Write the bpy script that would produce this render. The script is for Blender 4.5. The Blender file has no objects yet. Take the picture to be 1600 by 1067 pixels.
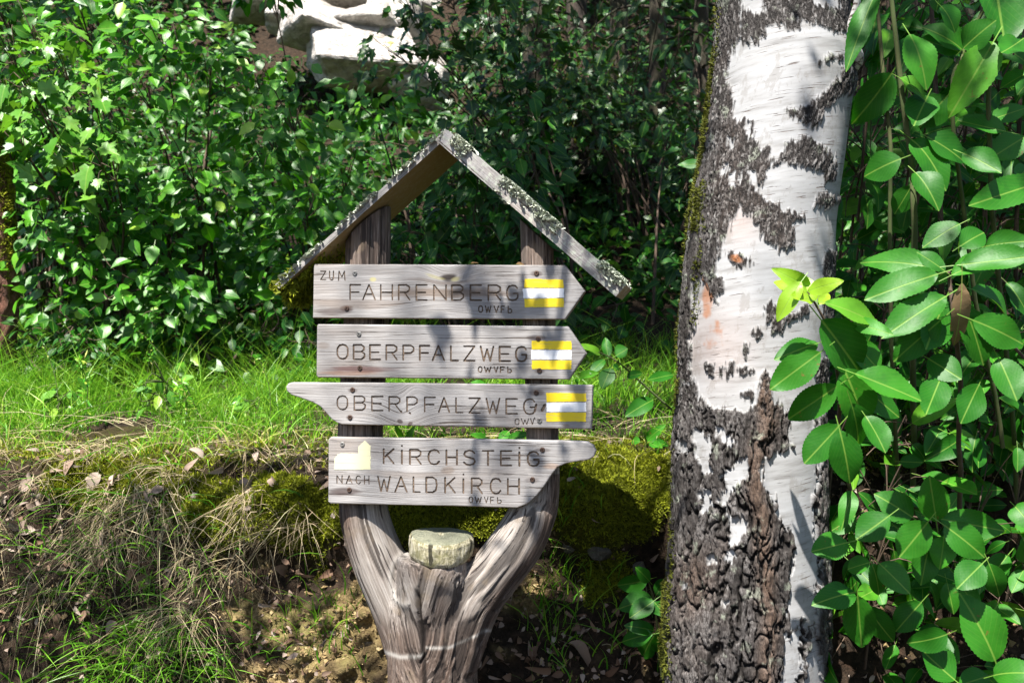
import bpy, bmesh, math, random
import numpy as np
from mathutils import Vector, Matrix

# ============================ camera, sky, sun, exposure ============================
sc = bpy.context.scene
COL = sc.collection
CY, CZ, FPX = -2.4, 1.55, 1555.6
cam_d = bpy.data.cameras.new('camera'); cam = bpy.data.objects.new('camera', cam_d); COL.objects.link(cam)
cam.location = (0, CY, CZ); cam.rotation_euler = (math.radians(90), 0, 0)
cam_d.lens = 35.0; cam_d.sensor_width = 36.0; cam_d.clip_start = 0.05; cam_d.clip_end = 500
cam_d.dof.use_dof = True; cam_d.dof.focus_distance = 2.42; cam_d.dof.aperture_fstop = 7.0
sc.camera = cam
SUN = np.array([-0.19, -0.45, 0.872]); SUN /= np.linalg.norm(SUN)
w = bpy.data.worlds.new('World'); sc.world = w; w.use_nodes = True
wn = w.node_tree; bg = wn.nodes['Background']
sky = wn.nodes.new('ShaderNodeTexSky'); sky.sky_type = 'NISHITA'; sky.sun_disc = False
sky.sun_elevation = math.asin(SUN[2]); sky.sun_rotation = math.atan2(SUN[0], SUN[1])
wn.links.new(sky.outputs[0], bg.inputs[0]); bg.inputs[1].default_value = 0.06
sl = bpy.data.lights.new('sun', 'SUN'); sl.energy = 5.0; sl.angle = math.radians(0.5); sl.color = (1.0, 0.955, 0.88)
so = bpy.data.objects.new('sun', sl); COL.objects.link(so); so.location = (0, -6, 12)
so.rotation_euler = Vector(SUN).to_track_quat('Z', 'Y').to_euler()
sc.view_settings.view_transform = 'Standard'; sc.view_settings.look = 'None'
sc.view_settings.exposure = 1.65; sc.view_settings.gamma = 1.0
sc.render.engine = 'CYCLES'
cy = sc.cycles
cy.max_bounces = 6; cy.diffuse_bounces = 3; cy.glossy_bounces = 2; cy.transmission_bounces = 3
cy.transparent_max_bounces = 4; cy.use_denoising = True; cy.caustics_reflective = False; cy.caustics_refractive = False

R = np.random.RandomState(7); random.seed(7)

# ============================ helpers: projection, noise ============================
def px(u, v, Y):
    k = (Y - CY) / FPX
    return np.array([(u - 800.0) * k, Y, CZ - (v - 533.5) * k])
def proj(P):
    P = np.asarray(P); d = np.maximum(P[..., 1] - CY, 0.05)
    return 800 + P[..., 0] / d * FPX, 533.5 - (P[..., 2] - CZ) / d * FPX
YAW = math.radians(11)
EX = np.array([math.cos(YAW), -math.sin(YAW), 0]); EY = np.array([math.sin(YAW), math.cos(YAW), 0])
SO = np.array([px(700, 533, 0)[0], 0, 0])
def S(u, v, n):                      # pixel on the plane n metres behind the board fronts, in signpost coordinates
    d = np.array([(u - 800) / FPX, 1, -(v - 533.5) / FPX]); C = np.array([0, CY, CZ])
    t = (n - (C - SO) @ EY) / (d @ EY); P = C + t * d - SO
    return np.array([P @ EX, n, P[2]])
def sloc(P): return np.stack([P[..., 0] * EX[0] + P[..., 1] * EY[0] + SO[0], P[..., 0] * EX[1] + P[..., 1] * EY[1] + SO[1], P[..., 2]], -1)
def _h(ix, iy, iz, s):
    n = (ix.astype(np.int64) * 374761393 + iy.astype(np.int64) * 668265263 + iz.astype(np.int64) * 2147483647 + s * 974634777) & 0xffffffff
    n = ((n ^ (n >> 13)) * 1274126177) & 0xffffffff
    n = ((n ^ (n >> 16)) * 2246822519) & 0xffffffff
    return ((n ^ (n >> 15)) & 0xffffff) / float(0x1000000)
def vnoise(P, s=0):
    I = np.floor(P).astype(np.int64); f = P - I; f = f * f * (3 - 2 * f); r = 0
    for a in (0, 1):
        for b in (0, 1):
            for c in (0, 1):
                wgt = (f[..., 0] if a else 1 - f[..., 0]) * (f[..., 1] if b else 1 - f[..., 1]) * (f[..., 2] if c else 1 - f[..., 2])
                r = r + wgt * _h(I[..., 0] + a, I[..., 1] + b, I[..., 2] + c, s)
    return r
def fbm(P, o=4, s=0):
    r = 0; a = 0.5; t = 0; P = np.asarray(P, float)
    for i in range(o):
        r = r + a * vnoise(P, s + i); t += a; a *= 0.5; P = P * 2.03 + 7.1
    return r / t
def worley(P, s=0):
    I = np.floor(P).astype(np.int64); f1 = np.full(P.shape[:-1], 9.0); f2 = f1.copy(); cid = f1.copy()
    for a in (-1, 0, 1):
        for b in (-1, 0, 1):
            for c in (-1, 0, 1):
                x, y, z = I[..., 0] + a, I[..., 1] + b, I[..., 2] + c
                d = np.sqrt((x + _h(x, y, z, s) - P[..., 0]) ** 2 + (y + _h(x, y, z, s + 1) - P[..., 1]) ** 2 + (z + _h(x, y, z, s + 2) - P[..., 2]) ** 2)
                h = _h(x, y, z, s + 3); m = d < f1
                f2 = np.where(m, f1, np.minimum(f2, d)); cid = np.where(m, h, cid); f1 = np.where(m, d, f1)
    return f1, f2, cid
def sm(a, b, x): t = np.clip((x - a) / (b - a), 0, 1); return t * t * (3 - 2 * t)
def nrm(v): return v / np.maximum(np.linalg.norm(v, axis=-1, keepdims=True), 1e-9)
def poly_sd(u, v, poly):             # signed distance to a polygon, positive inside
    p = np.array(poly, float); q = np.roll(p, -1, 0); d = np.full(u.shape, 1e9); ins = np.zeros(u.shape, bool)
    for (x0, y0), (x1, y1) in zip(p, q):
        ex, ey = x1 - x0, y1 - y0
        t = np.clip(((u - x0) * ex + (v - y0) * ey) / (ex * ex + ey * ey + 1e-9), 0, 1)
        d = np.minimum(d, (u - x0 - t * ex) ** 2 + (v - y0 - t * ey) ** 2)
        c = (y0 > v) != (y1 > v); ins ^= c & (u < ex * (v - y0) / (ey if ey else 1e-9) + x0)
    return np.where(ins, 1, -1) * np.sqrt(d)
def ell(u, v, cx, cy_, rx, ry): return np.exp(-((u - cx) / rx) ** 2 - ((v - cy_) / ry) ** 2)

# ============================ helpers: meshes and objects ============================
class MB:
    def __init__(s): s.v = []; s.f = []; s.n = 0; s.at = {}; s.uv = []
    def add(s, V, F, uv=None, **at):
        V = np.asarray(V, float).reshape(-1, 3); F = np.asarray(F, np.int64)
        s.v.append(V); s.f.append(F + s.n); s.uv.append(np.zeros((len(V), 2)) if uv is None else np.asarray(uv, float).reshape(-1, 2))
        for k in set(list(s.at) + list(at)):
            s.at.setdefault(k, [np.zeros(s.n)] if s.n else [])
            a = at.get(k, 0.0); s.at[k].append(np.full(len(V), a, float) if np.isscalar(a) else np.asarray(a, float))
        s.n += len(V); return s
    def build(s, name, mat, parent=None, smooth=True):
        V = np.concatenate(s.v); me = bpy.data.meshes.new(name)
        me.vertices.add(len(V)); me.vertices.foreach_set('co', V.astype(np.float32).ravel())
        lv = np.concatenate([f.ravel() for f in s.f]); lt = np.concatenate([np.full(len(f), f.shape[1]) for f in s.f])
        me.loops.add(len(lv)); me.loops.foreach_set('vertex_index', lv.astype(np.int32))
        me.polygons.add(len(lt)); me.polygons.foreach_set('loop_start', (np.cumsum(lt) - lt).astype(np.int32))
        me.polygons.foreach_set('loop_total', lt.astype(np.int32))
        me.polygons.foreach_set('use_smooth', np.full(len(lt), bool(smooth)))
        me.update(calc_edges=True)
        for k, a in s.at.items():
            me.attributes.new(k, 'FLOAT', 'POINT').data.foreach_set('value', np.concatenate(a).astype(np.float32))
        UV = np.concatenate(s.uv)
        if UV.any(): me.uv_layers.new(name='UVMap').data.foreach_set('uv', UV[lv].astype(np.float32).ravel())
        me.validate()
        return link(name, me, mat, parent)
def link(name, me, mat, parent=None):
    o = bpy.data.objects.new(name, me); COL.objects.link(o)
    if mat is not None:
        me.materials.clear(); me.materials.append(mat)
    if parent is not None: o.parent = parent
    return o
def tag(o, label=None, cat=None, group=None, kind=None):
    if label: o['label'] = label
    if cat: o['category'] = cat
    if group: o['group'] = group
    if kind: o['kind'] = kind
    return o
def thing(name, label, cat, loc=(0, 0, 0), rz=0, group=None):
    o = bpy.data.objects.new(name, None); COL.objects.link(o); o.location = loc; o.rotation_euler = (0, 0, rz)
    o.empty_display_size = 0.1
    return tag(o, label, cat, group)
def gridq(nr, nc, wrap=False):
    r = np.arange(nr - 1)[:, None]; c = np.arange(nc if wrap else nc - 1)[None, :]; c2 = (c + 1) % nc
    return np.stack([r * nc + c, r * nc + c2, (r + 1) * nc + c2, (r + 1) * nc + c], -1).reshape(-1, 4)
def tube(mb, P, rad, n=8, caps=True, sy=1.0, **at):
    P = np.asarray(P, float); rad = np.broadcast_to(np.asarray(rad, float), (len(P),))
    T = nrm(np.gradient(P, axis=0)); ref = np.array([0.123, -1, 0.05]) if abs(T[:, 1]).mean() < 0.8 else np.array([0, 0.1, 1.0])
    A = nrm(np.cross(T, ref)); B = np.cross(T, A); a = np.linspace(0, 2 * math.pi, n, endpoint=False)
    V = P[:, None] + rad[:, None, None] * (A[:, None] * np.cos(a)[None, :, None] + sy * B[:, None] * np.sin(a)[None, :, None])
    i0 = mb.n; mb.add(V, gridq(len(P), n, True), **at)
    if caps:
        V2 = V.reshape(-1, 3)
        for row, c, fl in ((0, P[0], True), (len(P) - 1, P[-1], False)):
            ring = V2[row * n:(row + 1) * n]; k = np.arange(n); k2 = (k + 1) % n
            f = np.stack([k, k2, np.full(n, n)], -1); mb.add(np.vstack([ring, c]), f[:, ::-1] if not fl else f, **at)
def smooth_path(pts, k=6):
    P = np.asarray(pts, float); m = len(P); out = []
    for i in range(m - 1):
        p0, p1, p2, p3 = P[max(i - 1, 0)], P[i], P[i + 1], P[min(i + 2, m - 1)]
        for t in np.linspace(0, 1, k, endpoint=False):
            out.append(0.5 * (2 * p1 + (p2 - p0) * t + (2 * p0 - 5 * p1 + 4 * p2 - p3) * t * t + (3 * p1 - p0 - 3 * p2 + p3) * t ** 3))
    out.append(P[-1]); return np.array(out)

# ---- leaves: template rows (t along, half width w), 3 verts a row; palmate for maples
def leaf_tpl(n=4, a=0.42, tip=1.2, serr=0.0):
    t = np.linspace(0, 1, n + 1); wd = np.where(t < a, np.sin(np.pi / 2 * (t / a) ** 0.75), np.cos(np.pi / 2 * np.clip((t - a) / (1 - a), 0, 1)) ** (1 / tip if tip > 1 else tip))
    wd = np.clip(wd, 0.015, None); 
    if serr: wd = wd * (1 + serr * np.where(np.arange(n + 1) % 2, 1, -1)) 
    V = []; F = []
    for i in range(n + 1): V += [(-wd[i], t[i]), (0, t[i]), (wd[i], t[i])]
    for i in range(n):
        b = 3 * i; F += [(b, b + 1, b + 4, b + 3), (b + 1, b + 2, b + 5, b + 4)]
    V += [(-0.03, -0.28), (0.03, -0.28), (0.03, 0.03), (-0.03, 0.03)]; k = 3 * (n + 1); F.append((k, k + 1, k + 2, k + 3))
    return np.array(V), np.array(F)
def maple_tpl():
    pts = [(0.05, 0), (0.30, -0.08), (0.62, 0.10), (0.50, 0.24), (0.95, 0.50), (0.70, 0.52), (0.72, 0.66), (0.36, 0.58), (0.30, 0.80), (0.12, 0.84), (0, 1.08)]
    o = pts + [(-x, y) for x, y in reversed(pts[:-1])]
    V = [(0, 0.28)] + o; m = len(o); F = [(0, 1 + i, 1 + (i + 1) % m) for i in range(m)]
    V += [(-0.03, -0.5), (0.03, -0.5), (0.02, 0.03)]; k = m + 1; F.append((k, k + 1, k + 2))
    return np.array(V), np.array(F)
TPL = {'bush': leaf_tpl(4, 0.40, 1.0), 'small': leaf_tpl(2, 0.45, 1.0), 'big': leaf_tpl(10, 0.46, 1.35), 'hero': leaf_tpl(34, 0.47, 1.35, 0.028), 'maple': maple_tpl()}
def add_leaves(mb, base, dirv, nv, L, wid, tpl='bush', fold=0.25, curl=0.25, rnd=None, **at):
    T, F = TPL[tpl]; N = len(base)
    if N == 0: return
    dirv = nrm(np.asarray(dirv, float)); nv = np.asarray(nv, float)
    nv = nrm(nv - dirv * (nv * dirv).sum(-1, keepdims=True)); side = np.cross(dirv, nv)
    L = np.broadcast_to(np.asarray(L, float), (N,)); wid = np.broadcast_to(np.asarray(wid, float), (N,))
    fo = np.broadcast_to(np.asarray(fold, float), (N,)) * R.uniform(0.2, 1.6, N); cu = np.broadcast_to(np.asarray(curl, float), (N,)) * R.uniform(-0.4, 1.8, N)
    x = T[:, 0][None] * (wid / 2 / L)[:, None]; y = np.broadcast_to(T[:, 1][None], x.shape)
    wav = 0.03 * np.sin(y * 9 + R.uniform(0, 6, (N, 1))) * np.sign(x) * (np.abs(x) > .08)
    z = fo[:, None] * np.abs(x) - cu[:, None] * np.clip(y, 0, 2) ** 2 + wav
    V = base[:, None] + L[:, None, None] * (side[:, None] * x[..., None] + dirv[:, None] * y[..., None] + nv[:, None] * z[..., None])
    FF = (F[None] + (np.arange(N) * len(T))[:, None, None]).reshape(-1, F.shape[1])
    uv = np.broadcast_to(np.stack([T[:, 0] * 0.5 + 0.5, T[:, 1]], -1)[None], (N, len(T), 2))
    r = R.uniform(0, 1, N) if rnd is None else np.broadcast_to(rnd, (N,))
    mb.add(V, FF, uv=uv, rnd=np.repeat(r, len(T)), **at)
def add_blades(mb, base, tipdir, L, wid, bend, seg=4, **kw):    # grass: tapering bent strips
    N = len(base); tipdir = nrm(tipdir); t = np.linspace(0, 1, seg + 1)
    side = nrm(np.cross(tipdir, R.normal(0, 1, (N, 3)))); bend = np.asarray(bend)
    C = base[:, None] + L[:, None, None] * (tipdir[:, None] * t[None, :, None] + bend[:, None] * (t ** 2)[None, :, None])
    wd = wid[:, None] * np.clip(1 - t ** 1.8, 0.06, 1)[None]
    V = np.stack([C - side[:, None] * wd[..., None], C + side[:, None] * wd[..., None]], 2)
    k = np.arange(seg) * 2; F = np.stack([k, k + 1, k + 3, k + 2], -1)
    FF = (F[None] + (np.arange(N) * (2 * seg + 2))[:, None, None]).reshape(-1, 4)
    r = kw.pop('rnd', None); r = R.uniform(0, 1, N) if r is None else r
    tt = np.broadcast_to(t[None, :, None], (N, seg + 1, 2)).ravel()
    mb.add(V, FF, rnd=np.repeat(r, 2 * seg + 2), tt=tt)
def add_tufts(mb, P, Nn, size, k=3):                            # moss: tiny spiky leaves round each point
    N = len(P) * k; P = np.repeat(P, k, 0); Nn = np.repeat(Nn, k, 0); r = np.repeat(R.uniform(0, 1, N // k), k)
    d = nrm(Nn + R.normal(0, 0.62, (N, 3))); s = nrm(np.cross(d, R.normal(0, 1, (N, 3)))); L = np.repeat(np.broadcast_to(size, (N // k,)), k) * R.uniform(0.5, 1.3, N)
    P = P + s * R.normal(0, 0.3, (N, 1)) * L[:, None]
    V = np.stack([P - s * L[:, None] * 0.2, P + s * L[:, None] * 0.2, P + d * L[:, None]], 1)
    mb.add(V, np.arange(3 * N).reshape(N, 3), rnd=np.repeat(r, 3), tt=np.tile([0, 0, 1.0], N))

# ============================ materials ============================
def newmat(name):
    m = bpy.data.materials.new(name); m.use_nodes = True; nt = m.node_tree
    return m, nt, nt.nodes['Principled BSDF']
class NT:
    def __init__(s, nt): s.nt = nt
    def n(s, t, **k):
        nd = s.nt.nodes.new('ShaderNode' + t)
        for a, b in k.items(): setattr(nd, a, b)
        return nd
    def put(s, sock, x):
        if hasattr(x, 'is_linked') or isinstance(x, bpy.types.NodeSocket): s.nt.links.new(x, sock)
        else: sock.default_value = x
    def attr(s, k): return s.n('Attribute', attribute_name=k).outputs['Fac']
    def obj(s): return s.n('TexCoord').outputs['Object']
    def map(s, v, sc_=(1, 1, 1), loc=(0, 0, 0)):
        m = s.n('Mapping'); s.put(m.inputs[0], v); m.inputs['Scale'].default_value = sc_; m.inputs['Location'].default_value = loc; return m.outputs[0]
    def noise(s, v, scale=5, detail=4, rough=0.55, dist=0.0):
        m = s.n('TexNoise'); s.put(m.inputs['Vector'], v); m.inputs['Scale'].default_value = scale; m.inputs['Detail'].default_value = detail
        m.inputs['Roughness'].default_value = rough; m.inputs['Distortion'].default_value = dist; return m.outputs['Fac']
    def ramp(s, f, stops):
        r = s.n('ValToRGB'); e = r.color_ramp.elements
        while len(e) < len(stops): e.new(0.5)
        for el, (p, c) in zip(e, stops): el.position = p; el.color = (*c, 1) if len(c) == 3 else c
        s.put(r.inputs[0], f); return r.outputs[0]
    def step(s, f, a, b):
        r = s.n('MapRange', interpolation_type='SMOOTHSTEP'); s.put(r.inputs[0], f); r.inputs[1].default_value = a; r.inputs[2].default_value = b; return r.outputs[0]
    def math(s, op, a, b=0.0, c=0.0):
        m = s.n('Math', operation=op); s.put(m.inputs[0], a); s.put(m.inputs[1], b); s.put(m.inputs[2], c); return m.outputs[0]
    def mix(s, f, a, b, mode='MIX'):
        m = s.n('MixRGB', blend_type=mode); s.put(m.inputs[0], f)
        for i, x in ((1, a), (2, b)): s.put(m.inputs[i], (*x, 1) if isinstance(x, tuple) and len(x) == 3 else x)
        return m.outputs[0]
    def bump(s, bsdf, h, dist, strength=1.0):
        b = s.n('Bump'); b.inputs['Strength'].default_value = strength; b.inputs['Distance'].default_value = dist; s.put(b.inputs['Height'], h)
        s.nt.links.new(b.outputs[0], bsdf.inputs['Normal']); return b
def leaf_mat(name, dark, light, young=None, rough=0.42, tr=0.35, spec=0.4, under=None):
    m, nt, b = newmat(name); q = NT(nt); r = q.attr('rnd')
    col = q.ramp(r, [(0.0, dark), (0.55, tuple((a + c) / 2 for a, c in zip(dark, light))), (0.93, light), (1.0, young or light)])
    uv = q.n('UVMap').outputs[0]; sx = q.n('SeparateXYZ'); nt.links.new(uv, sx.inputs[0])
    ax = q.math('ABSOLUTE', q.math('SUBTRACT', sx.outputs[0], 0.5))
    mid = q.math('SUBTRACT', 1.0, q.step(ax, 0.008, 0.035))
    ph = q.math('SUBTRACT', q.math('MULTIPLY', sx.outputs[1], 8.5), q.math('MULTIPLY', ax, 9.0))
    vein = q.math('SUBTRACT', 1.0, q.step(q.math('ABSOLUTE', q.math('SUBTRACT', q.math('FRACT', ph), 0.5)), 0.02, 0.10))
    vv = q.math('MAXIMUM', q.math('MULTIPLY', mid, 0.6), q.math('MULTIPLY', vein, 0.08))
    blot = q.noise(q.obj(), 22, 3)
    col = q.mix(q.math('MULTIPLY', q.step(blot, 0.45, 0.7), 0.35), col, tuple(0.6 * x for x in dark))
    spot = q.math('MULTIPLY', q.step(q.noise(q.obj(), 55, 3, .6), .66, .72), q.step(r, .45, .6))
    col = q.mix(q.math('MULTIPLY', spot, .7), col, (0.16, 0.09, 0.02))
    col = q.mix(vv, col, (0.22, 0.36, 0.06))
    geo = q.n('NewGeometry').outputs['Backfacing']
    col = q.mix(q.math('MULTIPLY', geo, 0.6), col, under or tuple(0.5 * x + 0.06 for x in light))
    nt.links.new(col, b.inputs['Base Color']); b.inputs['Roughness'].default_value = rough; b.inputs['Specular IOR Level'].default_value = spec
    q.bump(b, q.math('ADD', q.math('MULTIPLY', vv, -0.6), q.noise(q.obj(), 90, 3)), 0.0012, 0.55)
    t = q.n('BsdfTranslucent'); nt.links.new(q.mix(1.0, col, (1.0, 1.25, 0.25), 'MULTIPLY'), t.inputs[0])
    mx = q.n('MixShader'); mx.inputs[0].default_value = tr; nt.links.new(b.outputs[0], mx.inputs[1]); nt.links.new(t.outputs[0], mx.inputs[2])
    nt.links.new(mx.outputs[0], nt.nodes['Material Output'].inputs[0]); return m
def simple_rnd(name, stops, rough=0.8, tr=0.0, attr='rnd', noise=None, tip=None, spec=0.3):
    m, nt, b = newmat(name); q = NT(nt); col = q.ramp(q.attr(attr), stops)
    if tip: col = q.mix(q.math('MULTIPLY', q.attr('tt'), tip[1]), col, tip[0])
    if noise: col = q.mix(q.math('MULTIPLY', q.noise(q.obj(), noise[0], 4), noise[2]), col, noise[1])
    nt.links.new(col, b.inputs['Base Color']); b.inputs['Roughness'].default_value = rough; b.inputs['Specular IOR Level'].default_value = spec
    if tr:
        t = q.n('BsdfTranslucent'); nt.links.new(col, t.inputs[0]); mx = q.n('MixShader'); mx.inputs[0].default_value = tr
        nt.links.new(b.outputs[0], mx.inputs[1]); nt.links.new(t.outputs[0], mx.inputs[2]); nt.links.new(mx.outputs[0], nt.nodes['Material Output'].inputs[0])
    return m
def bark_mat(name, c0, c1, c2, sc_=(14, 14, 4), depth=0.02, moss=0.0):
    m, nt, b = newmat(name); q = NT(nt); v = q.map(q.obj(), sc_)
    f = q.noise(v, 1.6, 6, 0.65, 0.6); col = q.ramp(f, [(0.3, c0), (0.5, c1), (0.72, c2)])
    if moss: col = q.mix(q.math('MULTIPLY', q.step(q.noise(q.obj(), 3.0, 4), 0.45, 0.6), moss), col, (0.03, 0.04, 0.008))
    nt.links.new(col, b.inputs['Base Color']); b.inputs['Roughness'].default_value = 0.9; q.bump(b, f, depth); return m
def wood_mat(name, blobs=(), knots=(), seed=0.0, axis='x', tone=0.94, lichen=0.0, brown=0.0):
    m, nt, b = newmat(name); q = NT(nt); co = q.obj()
    if knots:                        # grain bends round the knots
        for kx, kz, r, amp in knots:
            d = q.n('VectorMath', operation='DISTANCE'); s0 = q.n('VectorMath', operation='MULTIPLY'); q.put(s0.inputs[0], co); s0.inputs[1].default_value = (1, 0, 1)
            nt.links.new(s0.outputs[0], d.inputs[0]); d.inputs[1].default_value = (kx, 0, kz)
            g = q.math('EXPONENT', q.math('MULTIPLY', q.math('POWER', d.outputs['Value'], 2.0), -1.0 / r ** 2))
            cb = q.n('CombineXYZ'); nt.links.new(q.math('MULTIPLY', g, amp), cb.inputs[2])
            ad = q.n('VectorMath', operation='ADD'); q.put(ad.inputs[0], co); nt.links.new(cb.outputs[0], ad.inputs[1]); co = ad.outputs[0]
    big = q.noise(q.map(co, (2.2, 2, 26), (seed, seed, seed)), 1.0, 3, 0.6, 0.3)
    fine = q.noise(q.map(co, (6.5, 30, 330), (seed, 0, seed * 3)), 1.0, 6, 0.7, 0.2)
    crack = q.noise(q.map(co, (4.0, 20, 210), (seed * 7, 0, seed)), 1.0, 4, 0.55, 0.15)
    f = q.math('ADD', q.math('MULTIPLY', big, 0.36), q.math('MULTIPLY', fine, 0.64))
    sh = tone
    col = q.ramp(f, [(0.30, (0.13 * sh, 0.112 * sh, 0.105 * sh)), (0.43, (0.255 * sh, 0.238 * sh, 0.230 * sh)), (0.54, (0.345 * sh, 0.33 * sh, 0.325 * sh)), (0.70, (0.44 * sh, 0.427 * sh, 0.424 * sh))])
    ck = q.step(crack, 0.60, 0.66); col = q.mix(q.math('MULTIPLY', ck, 0.85), col, (0.07, 0.052, 0.042))
    warm = q.noise(q.map(co, (3, 3, 9), (seed, 3, 1)), 1.0, 3); col = q.mix(q.math('MULTIPLY', q.step(warm, 0.5, 0.75), 0.35 + brown), col, (0.24, 0.18, 0.14))
    sx = q.n('SeparateXYZ'); nt.links.new(co, sx.inputs[0])
    wob = q.math('MULTIPLY', q.math('SUBTRACT', q.noise(q.map(co, (14, 14, 90)), 1.0, 3), 0.5), 1.6)
    for bx, bz, rx, rz, cc, st in blobs:
        e = q.math('ADD', q.math('POWER', q.math('ABSOLUTE', q.math('DIVIDE', q.math('SUBTRACT', sx.outputs[0], bx), rx)), 2.0), q.math('POWER', q.math('ABSOLUTE', q.math('DIVIDE', q.math('SUBTRACT', sx.outputs[2], bz), rz)), 2.0))
        e = q.math('ADD', e, wob); col = q.mix(q.math('MULTIPLY', q.math('SUBTRACT', 1.0, q.step(e, 0.2, 1.3)), st), col, cc)
    gn = q.n('SeparateXYZ'); tn = q.n('TexCoord'); nt.links.new(tn.outputs['Normal'], gn.inputs[0])
    col = q.mix(q.step(q.math('MULTIPLY', gn.outputs[2], -1.0), 0.35, 0.8), col, (0.27, 0.19, 0.085))     # rain-sheltered undersides keep their tan wood
    if lichen: col = q.mix(q.math('MULTIPLY', q.step(q.noise(q.obj(), 70, 5, 0.7), 0.5, 0.6), lichen), col, (0.42, 0.46, 0.38))
    nt.links.new(col, b.inputs['Base Color']); b.inputs['Roughness'].default_value = 0.85; b.inputs['Specular IOR Level'].default_value = 0.25
    q.bump(b, q.math('SUBTRACT', fine, q.math('MULTIPLY', ck, 0.8)), 0.0022, 0.8); return m

M = {}
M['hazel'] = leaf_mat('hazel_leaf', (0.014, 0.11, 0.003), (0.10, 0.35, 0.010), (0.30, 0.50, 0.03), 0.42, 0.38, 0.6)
M['shade_green'] = leaf_mat('shade_green_leaf', (0.004, 0.044, 0.002), (0.016, 0.115, 0.004), (0.045, 0.20, 0.008), 0.42, 0.30, 0.38)  # darker copy of the hazel green, shade put into the colour
M['willow'] = leaf_mat('willow_leaf', (0.010, 0.10, 0.005), (0.045, 0.23, 0.012), (0.14, 0.34, 0.02), 0.48, 0.38, 0.34, under=(0.10, 0.19, 0.07))
M['young'] = leaf_mat('young_willow_leaf', (0.20, 0.38, 0.02), (0.32, 0.50, 0.03), None, 0.4, 0.4, 0.4)
M['deadleaf'] = leaf_mat('withered_leaf', (0.13, 0.075, 0.035), (0.22, 0.15, 0.08), None, 0.8, 0.15, 0.2)
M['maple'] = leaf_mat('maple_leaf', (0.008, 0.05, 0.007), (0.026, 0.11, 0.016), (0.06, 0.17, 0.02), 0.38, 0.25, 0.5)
M['maple_sun'] = leaf_mat('sunny_maple_leaf', (0.06, 0.22, 0.02), (0.16, 0.36, 0.04), (0.30, 0.45, 0.04), 0.36, 0.40, 0.5)  # lit copy of the maple leaf, sunlight put into the colour
M['shade_crown'] = leaf_mat('shade_clump_leaf', (0.02, 0.08, 0.01), (0.06, 0.18, 0.02), None, 0.4, 0.3, 0.5)
M['spruce'] = leaf_mat('spruce_twig', (0.008, 0.03, 0.008), (0.02, 0.06, 0.015), None, 0.6, 0.1, 0.3)
M['litter'] = simple_rnd('dry_leaf', [(0, (0.10, 0.052, 0.03)), (0.35, (0.19, 0.12, 0.08)), (0.7, (0.28, 0.21, 0.17)), (1, (0.42, 0.35, 0.30))], 0.75, 0.12, noise=(60, (0.14, 0.09, 0.06), 0.35))
M['grass'] = simple_rnd('grass_blade', [(0, (0.02, 0.13, 0.004)), (0.4, (0.07, 0.30, 0.010)), (0.75, (0.20, 0.46, 0.02)), (0.92, (0.34, 0.50, 0.05)), (1, (0.52, 0.48, 0.17))], 0.42, 0.35, tip=((0.28, 0.44, 0.04), 0.45), spec=0.5)
M['straw'] = simple_rnd('dead_grass', [(0, (0.14, 0.10, 0.055)), (0.5, (0.30, 0.235, 0.14)), (0.8, (0.44, 0.37, 0.24)), (1, (0.07, 0.14, 0.02))], 0.7, 0.1)
M['moss'] = simple_rnd('moss', [(0, (0.04, 0.055, 0.004)), (0.5, (0.14, 0.17, 0.007)), (1, (0.29, 0.32, 0.014))], 0.85, 0.2, tip=((0.30, 0.33, 0.016), 0.5))
M['trunk_moss'] = simple_rnd('trunk_moss', [(0, (0.022, 0.028, 0.004)), (0.5, (0.06, 0.072, 0.006)), (1, (0.12, 0.13, 0.012))], 0.85, 0.15, tip=((0.15, 0.16, 0.016), 0.4))
M['lichen'] = simple_rnd('lichen', [(0, (0.34, 0.38, 0.30)), (0.6, (0.50, 0.54, 0.45)), (1, (0.66, 0.68, 0.58))], 0.9, noise=(120, (0.26, 0.28, 0.20), 0.3))
M['stem'] = bark_mat('green_stem', (0.022, 0.034, 0.008), (0.05, 0.07, 0.016), (0.10, 0.09, 0.04), depth=0.002)
M['twig'] = bark_mat('brown_twig', (0.03, 0.02, 0.014), (0.07, 0.045, 0.03), (0.13, 0.09, 0.06), depth=0.003)
M['trunk'] = bark_mat('dark_trunk', (0.01, 0.007, 0.005), (0.032, 0.022, 0.016), (0.065, 0.048, 0.035), moss=0.4)
M['pine'] = bark_mat('pine_bark', (0.04, 0.014, 0.008), (0.17, 0.07, 0.045), (0.30, 0.15, 0.11), (22, 22, 9), 0.03, 0.25)
def rock_mat():
    m, nt, b = newmat('granite'); q = NT(nt); co = q.obj(); f = q.noise(co, 9, 8, 0.7)
    col = q.ramp(f, [(0.32, (0.26, 0.235, 0.215)), (0.46, (0.46, 0.43, 0.40)), (0.62, (0.62, 0.59, 0.56))])
    col = q.mix(q.math('MULTIPLY', q.step(q.noise(q.map(co, (3, 3, 1)), 2, 3), 0.55, 0.7), 0.4), col, (0.30, 0.22, 0.14))
    col = q.mix(q.math('MULTIPLY', q.step(q.noise(co, 4.5, 4), 0.64, 0.68), 0.8), col, (0.38, 0.33, 0.05))
    nt.links.new(col, b.inputs['Base Color']); b.inputs['Roughness'].default_value = 0.9; q.bump(b, q.math('ADD', f, q.math('MULTIPLY', q.step(q.noise(q.map(co, (2, 2, 9)), 3, 5, .6, 1.5), .46, .5), .5)), 0.07, 0.9); return m
M['rock'] = rock_mat()
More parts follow.
